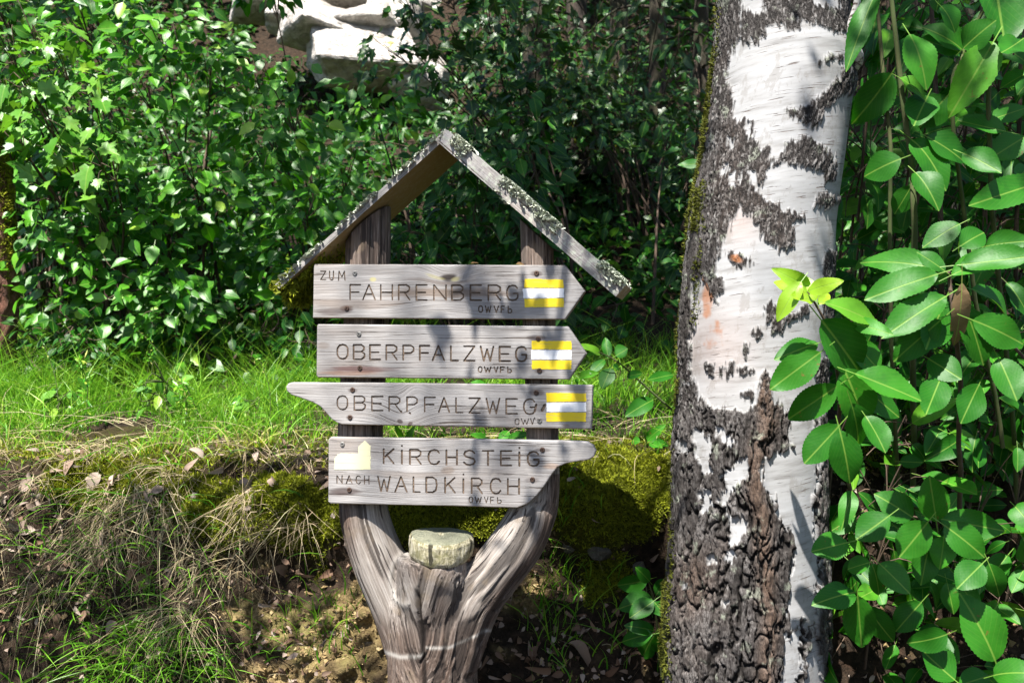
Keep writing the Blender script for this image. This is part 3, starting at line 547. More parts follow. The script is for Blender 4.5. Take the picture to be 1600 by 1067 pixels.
# ============================ far forest ============================
def trunk_tree(name, label, u, v, Y, r, h, mat, cat='tree', lean=0.0, group=None, shade_crown=True):
    x = px(u, 0, Y)[0]; z = ground_z(x, Y) - .2; t = thing(name, label, cat, (x, Y, z), 0, group); tb = MB()
    P = smooth_path([(0, 0, 0), (.02 + lean * .3, 0, h * .3), (lean * .6, .02, h * .6), (lean, 0, h)], 8); tube(tb, P, r * np.linspace(1.15, .45, len(P)), 12)
    bb = tb; cb = MB()
    for _ in range(26):
        zz = R.uniform(.12, .95) * h; a = R.uniform(0, 6.28); L = R.uniform(.4, 1.3) * (1.2 - .5 * zz / h)
        d = np.array([math.cos(a), math.sin(a), R.uniform(-.25, .1)]); p0 = np.array([lean * zz / h, 0, zz])
        tube(bb, smooth_path([p0, p0 + d * L * .5 + [0, 0, .04], p0 + d * L + [0, 0, -.12]], 4), np.linspace(.014, .003, 9), 5, False)
        if shade_crown and zz > .42 * h:
            n = 70; f = R.uniform(.25, 1.1, n)[:, None]; b = p0 + d * L * f + R.normal(0, .16, (n, 3)); add_leaves(cb, b, d + R.normal(0, .6, (n, 3)), np.array([0, 0, 1]) + R.normal(0, .5, (n, 3)), R.uniform(.10, .2, n), R.uniform(.035, .06, n), 'small', .2, .3)
    tb.build('trunk', mat, t)
    if cb.n: cb.build('shade_crown', M['spruce'], t)
    return t
for u, Y, r, h, l in [(830, 5.2, .085, 7, 'reddish spruce trunk in the shade above the sign roof'), (1024, 4.4, .06, 7, 'slim spruce trunk in the dark left of the birch'), (1092, 4.8, .055, 7, 'thin spruce trunk right beside the birch edge'), (965, 6.5, .08, 8, 'spruce trunk deep in the shade between the two thin trunks'), (900, 8, .1, 8, 'farthest spruce trunk above the mossy stump'), (1350, 5.5, .08, 8, 'spruce trunk behind the willow stems'), (1500, 6.5, .1, 8, 'spruce trunk behind the right-hand leaves')]:
    trunk_tree('spruce_tree', l, u, 0, Y, r, h, M['trunk'], group='spruces in the forest')
# red pine trunk at the left margin
x = px(8, 0, 1.75)[0]; t = thing('pine_tree', 'red-barked pine trunk at the left margin', 'tree', (x - .02, 1.75, 1.2)); tb = MB()
P = smooth_path([(-.05, 0, 0), (-.02, 0, .5), (-.035, 0, 1.0), (-.13, 0, 1.6), (-.3, 0, 4)], 26); 
mbt = MB(); tube(mbt, P, np.linspace(.085, .06, len(P)), 40); V = np.concatenate(mbt.v); f1, f2, _ = worley(V * [26, 26, 14], 77)
nvv = nrm((V - P[np.argmin(np.linalg.norm(V[:, None] - P[None], axis=-1), 1)]) * [1, 1, .01]); mbt.v = [(V + nvv * (np.clip(f2 - f1, 0, .5) * .035)[:, None])[sum(len(a) for a in mbt.v[:i]):sum(len(a) for a in mbt.v[:i + 1])] for i in range(len(mbt.v))]
mbt.build('trunk', M['pine'], t); mm = MB(); z = R.uniform(.6, 1.6, 1500); a = R.normal(0.25, .5, 1500); ctr = np.stack([np.interp(z, P[:, 2], P[:, 0]), 0 * z, z], -1); d = np.stack([np.cos(a), -np.abs(np.sin(a)), 0 * a], -1)
add_tufts(mm, ctr + d * .085, d, R.uniform(.008, .02, 1500), 3); mm.build('moss', M['moss'], t, False)
# mossy broken stump
c = px(918, 225, 4.3); t = thing('tree_stump', 'broken mossy stump in the shade above the roof board', 'stump', (c[0], c[1], c[2] - .25)); tb = MB()
a = np.linspace(0, 2 * math.pi, 36, endpoint=False); rows = []
for i, f in enumerate(np.linspace(0, 1, 14)):
    rr = .16 * (1 + .5 * (1 - f) ** 3) * (1 + .16 * np.sin(3 * a + 1) + .08 * np.sin(7 * a)); zt = .55 + .18 * np.sin(a * 2 + .6) + .10 * np.sin(5 * a)
    rows.append(np.stack([rr * np.cos(a), rr * np.sin(a), f * zt], -1))
rows.append(rows[-1] * [.7, .7, .8]); V = np.array(rows); tb.add(V, gridq(len(V), 36, True)); tb.build('trunk', M['trunk'], t); mm = MB()
Vf = V[5:14].reshape(-1, 3)[R.randint(9 * 36, size=1500)] + R.normal(0, .02, (1500, 3)); add_tufts(mm, Vf, nrm(Vf * [1, 1, .2]) + [0, 0, .6], R.uniform(.015, .035, 1500), 3); mm.build('moss', M['moss'], t, False)
# a far wood that reads as one mass
mb = MB(); n = 26000; u = R.uniform(-250, 1850, n); v = R.uniform(-260, 480, n); Y = R.uniform(8.2, 13, n); k = (Y - CY) / FPX; P = np.stack([(u - 800) * k, Y, CZ - (v - 533.5) * k], -1)
keep = ~((u > 330) & (u < 760) & (v > -60)); P = P[keep]; n = len(P); add_leaves(mb, P, R.normal(0, 1, (n, 3)) + [0, 0, -.6], R.normal(0, .6, (n, 3)) + [0, -.3, 1], R.uniform(.12, .26, n), R.uniform(.07, .15, n), 'small', .3, .3)
tag(mb.build('far_wood', M['shade_green']), 'dense far woodland foliage closing the view uphill', kind='stuff')

# ============================ tall birch trunk ============================
EL = np.array([(-400, 1160), (-60, 1126), (0, 1121), (50, 1119), (100, 1116), (150, 1109), (200, 1102), (250, 1096), (300, 1084), (350, 1079), (400, 1073), (450, 1067), (500, 1063), (600, 1059), (700, 1052), (800, 1051), (900, 1044), (950, 1037), (1067, 1039), (1150, 1030), (1500, 1000)], float)
ER = np.array([(-400, 1345), (-60, 1322), (0, 1322), (50, 1325), (90, 1332), (130, 1333), (200, 1323), (250, 1317), (300, 1310), (350, 1304), (400, 1301), (500, 1297), (550, 1291), (600, 1288), (650, 1285), (700, 1285), (800, 1286), (900, 1289), (1000, 1291), (1067, 1287), (1150, 1290), (1500, 1320)], float)
YB = 0.16
vr = np.concatenate([np.linspace(-2300, -80, 70), np.arange(-78, 1100, 1.75), np.linspace(1104, 1540, 40)]); ka = (YB - CY) / FPX
th = np.concatenate([np.linspace(-1.75, 1.75, 330), np.linspace(1.80, 2 * math.pi - 1.80, 60)])
L_ = np.interp(vr, EL[:, 0], EL[:, 1]); R_ = np.interp(vr, ER[:, 0], ER[:, 1]); up = vr < -400
L_[up] = 1160 + (-400 - vr[up]) * .06; R_[up] = 1345 + (-400 - vr[up]) * .0
cx = ((L_ + R_) / 2 - 800) * ka; rr = np.maximum((R_ - L_) / 2, 30) * ka * .975; zz = CZ - (vr - 533.5) * ka
Cn = np.stack([cx, np.full_like(cx, YB), zz], -1); Dn = np.stack([np.sin(th), -np.cos(th), 0 * th], -1)
BV = Cn[:, None] + rr[:, None, None] * Dn[None]; bu, bv = proj(BV); BQ = np.stack([np.sin(th)[None] * .19 + 0 * vr[:, None], -np.cos(th)[None] * .19 + 0 * vr[:, None], zz[:, None] + 0 * th[None]], -1)
DARK = [[(1050, -90), (1165, -90), (1160, 20), (1160, 60), (1148, 75), (1143, 95), (1137, 112), (1136, 125), (1143, 140), (1147, 165), (1147, 180), (1156, 190), (1163, 182), (1176, 190), (1178, 210), (1184, 222), (1193, 234), (1201, 230), (1206, 245), (1209, 258), (1203, 270), (1196, 285), (1182, 290), (1184, 303), (1200, 313), (1213, 318), (1222, 327), (1243, 332), (1256, 340), (1248, 346), (1240, 350), (1245, 362), (1243, 372), (1237, 378), (1245, 388), (1233, 388), (1220, 395), (1213, 385), (1198, 380), (1192, 375), (1190, 362), (1182, 352), (1176, 345), (1166, 335), (1157, 322), (1150, 335), (1143, 352), (1136, 362), (1130, 372), (1127, 390), (1122, 410), (1118, 428), (1130, 432), (1132, 446), (1126, 460), (1119, 474), (1112, 468), (1106, 448), (1098, 436), (1088, 440), (1080, 455), (1084, 480), (1090, 500), (1082, 520), (1077, 532), (1083, 550), (1080, 570), (1085, 600), (1040, 600), (1040, -90)],
        [(1155, -90), (1345, -90), (1345, 20), (1330, 45), (1318, 50), (1300, 53), (1285, 41), (1255, 36), (1250, 46), (1240, 50), (1225, 45), (1210, 38), (1197, 42), (1200, 55), (1190, 58), (1185, 70), (1176, 60), (1172, 74), (1160, 62)],
        [(1348, 85), (1330, 100), (1318, 107), (1310, 120), (1298, 135), (1280, 148), (1265, 160), (1248, 172), (1226, 171), (1240, 184), (1252, 193), (1272, 202), (1285, 190), (1292, 170), (1303, 155), (1318, 150), (1332, 148), (1345, 130)],
        [(1278, 100), (1285, 89), (1300, 85), (1318, 88), (1325, 93), (1300, 95), (1284, 102)],
        [(1201, 260), (1215, 250), (1222, 238), (1228, 228), (1240, 222), (1253, 211), (1267, 215), (1275, 225), (1290, 230), (1302, 242), (1305, 255), (1303, 282), (1290, 287), (1284, 270), (1268, 264), (1250, 262), (1235, 256), (1220, 256), (1208, 264)],
        [(1266, 331), (1272, 315), (1285, 299), (1300, 304), (1310, 312), (1302, 322), (1290, 327), (1278, 320)],
        [(1136, 398), (1160, 396), (1176, 408), (1165, 416), (1146, 414)],
        [(1193, 478), (1205, 470), (1214, 474), (1224, 490), (1240, 491), (1250, 480), (1266, 476), (1265, 492), (1252, 496), (1240, 501), (1229, 506), (1222, 516), (1213, 526), (1204, 512), (1197, 496)],
        [(1174, 516), (1186, 515), (1191, 522), (1184, 529), (1176, 526)], [(1163, 536), (1170, 535), (1172, 550), (1165, 558), (1159, 553)],
        [(1104, 570), (1115, 570), (1117, 588), (1107, 589)], [(1124, 573), (1131, 572), (1131, 589), (1123, 588)], [(1134, 565), (1147, 565), (1149, 587), (1136, 590)], [(1152, 574), (1166, 574), (1178, 580), (1165, 588), (1153, 586)],
        [(1320, 385), (1290, 395), (1284, 420), (1283, 470), (1288, 500), (1282, 512), (1320, 512)], [(1300, 555), (1278, 562), (1269, 575), (1276, 592), (1280, 612), (1300, 620)],
        [(1040, 598), (1085, 600), (1095, 622), (1110, 634), (1125, 636), (1138, 640), (1150, 638), (1165, 644), (1176, 636), (1185, 628), (1183, 612), (1186, 585), (1194, 578), (1202, 590), (1204, 615), (1208, 630), (1218, 624), (1223, 640), (1233, 650), (1234, 665), (1229, 682), (1237, 697), (1222, 706), (1205, 712), (1191, 718), (1187, 732), (1189, 746), (1197, 764), (1208, 776), (1213, 790), (1211, 800), (1225, 817), (1238, 835), (1242, 850), (1240, 885), (1236, 905), (1231, 920), (1230, 950), (1233, 970), (1225, 1000), (1222, 1110), (1020, 1110)],
        [(1300, 640), (1274, 650), (1270, 672), (1275, 690), (1282, 720), (1274, 735), (1276, 755), (1269, 775), (1266, 790), (1273, 800), (1270, 832), (1276, 850), (1281, 880), (1277, 915), (1280, 945), (1273, 968), (1270, 1000), (1280, 1030), (1284, 1110), (1320, 1110), (1320, 640)],
        [(1253, 958), (1262, 985), (1263, 1010), (1256, 1045), (1250, 1020), (1251, 990)], [(1230, 985), (1247, 978), (1234, 1000)], [(1248, 1035), (1258, 1050), (1252, 1110), (1240, 1110)], [(1185, 615), (1170, 605), (1152, 618), (1168, 625)]]
WHITE = [[(1137, 213), (1143, 215), (1149, 228), (1145, 232), (1138, 222)], [(1139, 272), (1150, 270), (1149, 290), (1141, 287)], [(1152, 270), (1159, 272), (1157, 286), (1152, 283)], [(1173, 268), (1182, 275), (1183, 290), (1173, 286)], [(1127, 262), (1137, 258), (1138, 274), (1128, 273)], [(1167, 188), (1176, 192), (1177, 210), (1171, 218), (1166, 205)], [(1160, -2), (1192, -2), (1195, 18), (1180, 24), (1164, 14)], [(1266, -20), (1305, -20), (1308, 12), (1284, 10), (1268, 4)],
         [(1083, 673), (1095, 672), (1107, 682), (1110, 700), (1104, 715), (1113, 736), (1099, 739), (1093, 720), (1085, 697)], [(1060, 684), (1075, 690), (1078, 705), (1064, 708), (1059, 697)], [(1122, 742), (1135, 735), (1148, 728), (1160, 714), (1166, 713), (1171, 726), (1165, 746), (1151, 757), (1142, 772), (1134, 793), (1126, 782), (1134, 762), (1130, 750)], [(1118, 667), (1128, 668), (1150, 690), (1142, 697), (1125, 684)],
         [(1138, 804), (1150, 803), (1168, 815), (1161, 830), (1153, 850), (1142, 851), (1145, 835), (1138, 816)], [(1136, 862), (1148, 859), (1151, 868), (1144, 876), (1136, 872)], [(1104, 868), (1116, 868), (1121, 877), (1110, 882)], [(1131, 936), (1140, 938), (1136, 950), (1128, 952)], [(1097, 770), (1110, 766), (1112, 800), (1100, 800)], [(1073, 917), (1073, 912), (1066, 925), (1062, 928)]]
sd = np.full(bu.shape, -99.0)
front = (np.cos(th) > -0.05)[None] & (bv > -90) & (bv < 1110)
fu, fv = bu[front], bv[front]; s0 = np.full(fu.shape, -99.0)
for p in DARK: s0 = np.maximum(s0, poly_sd(fu, fv, p))
for p in WHITE: s0 = np.minimum(s0, -poly_sd(fu, fv, p))
sd[front] = s0; bk = (fbm(BQ * [6, 6, 4], 4, 61) - .56) * 120; sd = np.where(front, sd, bk)
rag = (fbm(BQ * [120, 120, 70], 3, 62) - .5) * 12 + (fbm(BQ * [210, 210, 22], 3, 63) - .5) * 17
dk = sm(-1.5, 2.5, sd + rag)
big = sm(520, 760, bv) + .55 * sm(1150, 1100, bu) * (bv < 560)                      # coarse plates low down and on the left, fine ones above
wv1 = np.stack([fbm(BQ * [16, 16, 9], 4, 5), fbm(BQ * [16, 16, 9], 4, 15), fbm(BQ * [16, 16, 9], 4, 25)], -1) * 1.7; w1, w2, wc = worley(BQ * [30, 30, 5.0] + wv1 * [1.3, 1.3, .8], 71); rn = np.abs(fbm(BQ * [30, 30, 5.5] + wv1 * .5, 4, 84) - .5); rn2 = np.abs(fbm(BQ * [24, 24, 16] + wv1 * .5, 3, 85) - .5); h1, h2, hc = worley(BQ * [120, 120, 42] + fbm(BQ * [90, 90, 60], 3, 6)[..., None] * 3.5, 72); x1, x2, xc = worley(BQ * [62, 62, 34] + wv1 * 1.5, 81)
plate = np.clip((w2 - w1) * 6, 0, 1) * (.9 + .1 * np.clip((x2 - x1) * 6, 0, 1)) * sm(.0, .035, rn) * (.5 + .5 * sm(.0, .02, rn2)) * np.clip(big, 0, 1) + np.clip((h2 - h1) * 2.6, 0, 1) * (1 - np.clip(big, 0, 1)); tone = np.where(big > .5, .35 * wc + .3 * xc + .35 * fbm(BQ * [40, 40, 14], 3, 82), hc)
rdg = np.interp(bv, [560, 600, 640, 660, 690, 720, 780, 800, 850, 890, 940, 960, 1030, 1110], [1193, 1193, 1196, 1197, 1186, 1180, 1181, 1190, 1190, 1196, 1193, 1203, 1196, 1190]); ridge = np.exp(-((bu - rdg) / 13) ** 2) * sm(575, 620, bv) * front
dsp = dk * (0.003 + .007 * (fbm(BQ * [170, 170, 34], 3, 83) - .5) * big + .009 * plate * (.35 + .65 * np.clip(big, 0, 1)) * (.6 + .6 * tone) + .006 * (fbm(BQ * [90, 90, 40], 3, 73) - .5)) + ridge * .016 - .010 * dk * sm(.35, .0, plate) * big + .004 * (fbm(BQ * [6, 6, 3], 3, 74) - .5) * (1 - dk) - .0001 * ((fbm(BQ * [12, 12, 420], 2, 78) > .68) * (1 - dk))
BV = BV + dsp[..., None] * Dn[None]
orange = sm(.45, .9, np.maximum.reduce([ell(bu, bv, 1104, 470, 12, 40), .9 * ell(bu, bv, 1150, 405, 14, 9), .8 * ell(bu, bv, 1122, 512, 16, 22), .55 * ell(bu, bv, 1110, 535, 26, 18)]) + (fbm(BQ * 70, 3, 75) - .5) * .9) * front
pink = np.maximum(.8 * ell(bu, bv, 1155, 350, 30, 30), .7 * ell(bu, bv, 1120, 540, 60, 60)) * front * (1 - dk)
brn = np.clip(ridge * 1.1 + .8 * ell(bu, bv, 1085, 910, 26, 45) + .2 * sm(.55, .75, fbm(BQ * [9, 9, 5], 3, 76)), 0, 1)
def birch_mat():
    m, nt, b = newmat('birch_bark'); q = NT(nt); co = q.obj(); dk_, pl_, tn, og, pk, br = [q.attr(k) for k in ('dark', 'plate', 'tone', 'orange', 'pink', 'brn')]
    unr = q.n('CombineXYZ'); nt.links.new(q.attr('ang'), unr.inputs[0]); sx = q.n('SeparateXYZ'); nt.links.new(co, sx.inputs[0]); nt.links.new(q.math('ADD', sx.outputs[2], q.math('MULTIPLY', q.attr('ang'), -.12)), unr.inputs[2]); un = unr.outputs[0]
    wt = q.ramp(q.noise(q.map(un, (7, 1, 60)), 1.0, 4, .6), [(.3, (.20, .196, .195)), (.46, (.29, .29, .294)), (.7, (.355, .358, .37))])
    wt = q.mix(q.math('MULTIPLY', q.step(q.noise(q.map(un, (9, 1, 9)), 1.0, 4), .52, .72), .35), wt, (.22, .212, .205))
    wt = q.mix(q.math('MULTIPLY', q.step(q.noise(q.map(un, (22, 1, 14), (9, 0, 4)), 1.0, 5, .7), .53, .60), .5), wt, (.20, .19, .18))
    wt = q.mix(q.math('MULTIPLY', pk, .35), wt, (.42, .27, .22))
    len1 = q.math('MULTIPLY', q.step(q.noise(q.map(un, (13, 1, 250)), 1.0, 3, .55), .61, .66), q.step(q.noise(q.map(un, (10, 1, 8), (3, 0, 3)), 1.0, 2), .38, .52))
    wt = q.mix(q.math('MULTIPLY', len1, .9), wt, (.10, .075, .065))
    spk = q.step(q.noise(q.map(un, (150, 1, 260)), 1.0, 2), .68, .74); wt = q.mix(q.math('MULTIPLY', spk, .55), wt, (.3, .27, .25))
    f = q.noise(q.map(co, (260, 260, 90)), 1.0, 5, .7)
    top_ = q.ramp(q.math('ADD', q.math('MULTIPLY', tn, .45), q.math('MULTIPLY', f, .55)), [(.32, (.015, .012, .011)), (.46, (.04, .035, .033)), (.58, (.085, .077, .074)), (.78, (.21, .20, .195))])
    top_ = q.mix(q.math('MULTIPLY', br, .55), top_, (.14, .085, .055))
    top_ = q.mix(q.math('MULTIPLY', q.step(q.noise(co, 26, 4), .57, .66), .5), top_, (.30, .33, .26))
    dcol = q.mix(q.step(pl_, .12, .55), (.010, .008, .007), top_)
    dcol = q.mix(q.math('MULTIPLY', q.step(f, .54, .40), .7), dcol, (.016, .012, .011))
    col = q.mix(dk_, wt, dcol); col = q.mix(q.math('MULTIPLY', og, .7), col, (.30, .115, .04))
    nt.links.new(col, b.inputs['Base Color']); b.inputs['Roughness'].default_value = .72; b.inputs['Specular IOR Level'].default_value = .3
    hb = q.math('ADD', q.math('MULTIPLY', len1, -.35), q.math('MULTIPLY', q.math('MULTIPLY', f, dk_), 1.3)); q.bump(b, hb, .003, .9); return m
birch = thing('birch_tree', 'white birch with black cracked bark and mossy left flank beside the signs', 'tree', (cx[-1], YB, 0)); bo = np.array([cx[-1], YB, 0])
mb = MB(); A = (th[None] * .19 + 0 * vr[:, None]); mb.add(BV - bo, gridq(len(vr), len(th), True), dark=dk.ravel(), plate=plate.ravel(), tone=tone.ravel(), orange=orange.ravel(), pink=pink.ravel(), brn=brn.ravel(), ang=A.ravel())
mb.build('trunk', birch_mat(), birch)
mm = MB(); dl = np.interp(bv, EL[:, 0], EL[:, 1]); mz = np.interp(bv, [0, 60, 130, 200, 300, 420, 470, 520, 540, 600, 640, 850, 900, 1000, 1067], [.1, .35, .5, .9, 1, 1, .8, .9, .25, .3, .5, .45, .9, .9, .6]); wz = np.interp(bv, [0, 130, 200, 300, 400, 500, 540, 850, 1067], [12, 14, 18, 30, 32, 34, 16, 16, 22])
mp = mz * sm(1, .0, (bu - dl) / wz) * (np.sin(th) < 0)[None] * (np.cos(th) > -.75)[None] * (bv > -60) * (bv < 1100) * sm(.40, .58, fbm(BQ * [22, 22, 9], 4, 79)); i = R.choice(mp.size, 7000, p=(mp / mp.sum()).ravel())
add_tufts(mm, BV.reshape(-1, 3)[i] - bo + R.normal(0, .002, (7000, 3)), np.broadcast_to(Dn[None], BV.shape).reshape(-1, 3)[i] + [0, 0, .35], R.uniform(.005, .011, 7000), 3); mm.build('moss', M['trunk_moss'], birch, False)
tb = MB(); tube(tb, smooth_path([px(1325, 118, .10) - bo, px(1342, 92, .06) - bo, px(1333, 66, .03) - bo, px(1330, 40, .02) - bo, px(1338, 10, 0) - bo, px(1345, -40, -.02) - bo, px(1352, -120, -.02) - bo], 5), np.linspace(.013, .007, 31), 10)
m, nt, b = newmat('birch_twig'); q = NT(nt); nt.links.new(q.ramp(q.noise(q.map(q.obj(), (60, 60, 140)), 1.0, 3), [(.4, (.10, .07, .06)), (.5, (.55, .52, .50)), (.7, (.72, .70, .69))]), b.inputs['Base Color']); tb.build('branch', m, birch)

# unseen leaf clumps hung on the birch, added along sun rays for shade
CL = []       # (target u, v, Y, distance along the sun ray, radius, leaves)
def shade(u, v, Y, t, rad, n): CL.append((px(u, v, Y) + SUN * t, rad, n))
def shade_crown(root, parent, mat, clumps, p0, tpl='bush'):
    fb = MB(); lb = MB()
    for c, rad, n in clumps:
        b = c - root + R.normal(0, .5, (n, 3)) * rad; add_leaves(fb, b, R.normal(0, 1, (n, 3)) + [0, 0, -.8], R.normal(0, .7, (n, 3)) + [0, 0, 1], R.uniform(.04, .07, n), R.uniform(.03, .05, n), tpl, .2, .2)
        e = c - root; tube(lb, smooth_path([p0, p0 * .6 + e * .4 + [0, 0, .4], e * .8 + p0 * .2 + [0, 0, .25], e], 5), np.linspace(.03, .006, 16), 6, False)
    fb.build('shade_crown', mat, parent); lb.build('shade_limbs', M['twig'], parent)
# signs: light broken shade
for a_ in [(520, 470, .40, 90), (880, 480, .40, 110), (560, 740, .30, 50), (860, 640, .3, 60)]: shade(a_[0], a_[1], 0, 8.5, a_[2], int(a_[3] * .7))
# thicket behind the signs, bank foot, grass edges, willow interior
for u, v in [(640, 300), (760, 280), (880, 300), (1000, 300), (640, 430), (760, 430), (900, 440), (1020, 430), (700, 520), (900, 530)]: shade(u, v, 2.2, R.uniform(3.4, 4.2), .6, 520)
for u, v in [(960, 1050)]: shade(u, v, .4, R.uniform(2.6, 3.4), .25, 90)
for u, v in [(60, 980), (140, 1060), (300, 1060), (400, 910), (200, 900)]: shade(u, v, .4, R.uniform(2.8, 3.6), .28, 80)
for u, v in [(450, 490), (540, 480), (500, 400)]: shade(u, v, 2.2, R.uniform(3.2, 4.4), .34, 150)
for u in (330, 440, 550): shade(u, 545, 1.85, R.uniform(3.4, 4.2), .26, 120)
for u in range(-60, 1101, 145):
    for v in (120, 260, 400, 500):
        if not (380 < u < 740 and v < 200): shade(u, v, 3.4, R.uniform(3.4, 4.4), .55, 260)
for u, v in [(1400, 250), (1540, 200), (1440, 700), (1550, 650), (1420, 960), (1520, 960), (1440, 100), (1600, 900)]: shade(u, v, 1.1, R.uniform(4.6, 5.6), .40, 240)
for u, v in [(1340, 100), (1480, 100), (1620, 100), (1400, 330), (1560, 330), (1380, 600), (1560, 600), (1450, 850), (1600, 850)]: shade(u, v, 1.6, R.uniform(3.2, 4), .6, 340)
shade_crown(bo, birch, M['shade_crown'], CL, np.array([.35, .1, 4.2]))
# beech added to keep the forest interior dark, leaf clumps set on sun rays
bt = thing('shade_beech', 'beech added to shade the forest interior uphill', 'tree', (2.4, 3.4, 1.6)); tb = MB(); tube(tb, smooth_path([(0, 0, -.2), (.05, 0, 2), (-.1, .1, 4.5), (0, 0, 7)], 6), np.linspace(.16, .07, 19), 12); tb.build('trunk', M['trunk'], bt); CL = []
for u, v in [(820, 60), (900, 60), (1000, 60), (1080, 120), (840, 180), (940, 180), (1050, 230), (1300, 100), (1450, 200), (1560, 100), (1350, 350), (1500, 450)]: shade(u, v, 4.0, R.uniform(3.5, 5), .75, 520); shade(u, v, 6.0, R.uniform(3.5, 5), .9, 480)
shade_crown(np.array([2.4, 3.4, 1.6]), bt, M['shade_green'], CL, np.array([0, 0, 5.0]), 'bush')

# ============================ the signpost ============================
sp = thing('signpost', 'carved wooden hiking signpost with roof and four direction boards', 'signpost', tuple(SO), -YAW)
# post: trunk, two arms and a cut stub, fused
def pt(l, n): return [(S(u, v, n if len(q_) == 0 else q_[0]), r / 648.0) for u, v, r, *q_ in l]
TR = [(676, 1500, 78), (676, 1067, 73), (677, 990, 77), (676, 940, 76), (676, 910, 66)]
LA = [(645, 1040, 36), (622, 950, 43), (596, 885, 44), (577, 835, 42), (567, 790, 40), (564, 740, 38), (563, 660, 37), (569, 560, 37), (574, 450, 37), (575, 330, 37), (575, 318, 36)]
RA = [(712, 1040, 36), (738, 945, 44), (772, 897, 42), (806, 852, 42), (830, 808, 38), (844, 760, 31), (848, 700, 26), (847, 600, 26), (842, 480, 26), (839, 350, 26), (839, 335, 25)]
SB = [(676, 985, 46, .05), (674, 930, 54, .035), (674, 895, 55, .03), (675, 872, 54, .03)]
bm_all = MB(); SK = []
for l, n in ((TR, .085), (LA, .076), (RA, .066), (SB, .03)):
    q_ = pt(l, n); P = smooth_path([a for a, _ in q_], 7); r = smooth_path([[b_, 0, 0] for _, b_ in q_], 7)[:, 0]
    if l is LA or l is RA:
        k = P[:, 2] > S(600, 800, 0)[2]; P[k, 1] = .020 + r[k] * 1.0
    tube(bm_all, P, r, 26, True, .92); SK.append((P, r))
tmp = bm_all.build('post_raw', None); md = tmp.modifiers.new('r', 'REMESH'); md.mode = 'VOXEL'; md.voxel_size = .0036; s_ = tmp.modifiers.new('s', 'SMOOTH'); s_.factor = .5; s_.iterations = 20
dg = bpy.context.evaluated_depsgraph_get(); me = bpy.data.meshes.new_from_object(tmp.evaluated_get(dg)); bpy.data.objects.remove(tmp)
n = len(me.vertices); V = np.zeros(n * 3, np.float32); me.vertices.foreach_get('co', V); V = V.reshape(-1, 3).astype(float); Nv = np.zeros(n * 3, np.float32); me.vertices.foreach_get('normal', Nv); Nv = Nv.reshape(-1, 3).astype(float)
lp = smooth_path(np.vstack([SK[0][0][:8:3], SK[1][0][2::3]]), 14); rp = smooth_path(np.vstack([SK[0][0][:8:3], SK[2][0][2::3]]), 14); gr = np.zeros((n, 3)); best = np.full(n, 9.0)
for sgn, path in ((-1, lp), (1, rp)):
    s_len = np.concatenate([[0], np.cumsum(np.linalg.norm(np.diff(path, axis=0), axis=1))])
    i = np.concatenate([((V[k:k + 8000, None] - path[None]) ** 2).sum(-1).argmin(1) for k in range(0, n, 8000)]); dd = np.linalg.norm(V - path[i], axis=-1); o_ = V - path[i]; m_ = dd < best
    tan = nrm(np.gradient(path, axis=0))[i]; al = s_len[i] + (o_ * tan).sum(-1); o_ = o_ - tan * (o_ * tan).sum(-1, keepdims=True)
    g = np.stack([o_[:, 0] + sgn * .3, o_[:, 1], al], -1); gr[m_] = g[m_]; best = np.minimum(best, dd)
wu, wv = proj(sloc(V)); fr = Nv[:, 1] < .2
ckx = np.interp(wv, [905, 930, 960, 1000, 1067, 1500], [647, 651, 655, 660, 664, 668]); crack = np.exp(-((wu - ckx) / 3.4) ** 2) * sm(915, 935, wv) * fr
gline = fbm(gr * [90, 90, 5], 3, 91) - .5; gfine = fbm(gr * [260, 260, 9], 2, 92) - .5
chk = sm(.60, .66, fbm(gr * [55, 55, 3.2], 3, 93)) * fr
col_ring = np.exp(-((np.sqrt(((wu - 634) / 24) ** 2 + ((wv - 905) / 40) ** 2) - 1) / .16) ** 2) * (wu < 640) * fr; rc = np.exp(-(((wu - 708) / 30) ** 2 + ((wv - 900) / 28) ** 2) ** 2) * fr
hol = np.exp(-(((wu - 690) / 15) ** 2 + ((wv - 955) / 38) ** 2) ** 2) * fr
V = V + Nv * (.0019 * gline + .0022 * gfine - .014 * crack - .004 * chk + .003 * col_ring + .006 * rc - .010 * hol)[:, None]
ap = S(697, 214, 0); l0 = S(430, 456, 0); r0 = S(978, 466, 0); zr = np.where(V[:, 0] < ap[0], ap[2] + (V[:, 0] - ap[0]) * (l0[2] - ap[2]) / (l0[0] - ap[0]), ap[2] - .028 + (V[:, 0] - ap[0]) * (r0[2] - ap[2]) / (r0[0] - ap[0])) - .012
V[:, 2] = np.minimum(V[:, 2], zr)
me.vertices.foreach_set('co', V.astype(np.float32).ravel())
dkp = np.clip(.06 + np.maximum.reduce([.85 * sm(580, 540, wu + .12 * (wv - 800)) * (wv > 770), .9 * sm(26, 0, np.abs(wu - np.interp(wv, [760, 800, 850, 890, 930, 980], [868, 864, 846, 816, 782, 757])) ) * (wv > 740), .8 * sm(935, 1000, wv), .7 * ell(wu, wv, 690, 960, 26, 60), .6 * ell(wu, wv, 670, 890, 60, 22), .75 * sm(740, 660, wv)]) + .5 * gline, 0, 1)  # purple-brown weathered wood, plus the cap's shadow painted on the stub below it
scr = np.maximum(np.exp(-((wv - np.interp(wu, [600, 625, 650, 662], [1018, 1026, 1026, 1024])) / 3.2) ** 2) * (wu < 664), np.exp(-((wv - np.interp(wu, [664, 700, 730, 760], [1012, 1012, 1000, 985])) / 2.4) ** 2) * (wu > 664)) * fr * (np.abs(wv - 1005) < 40)
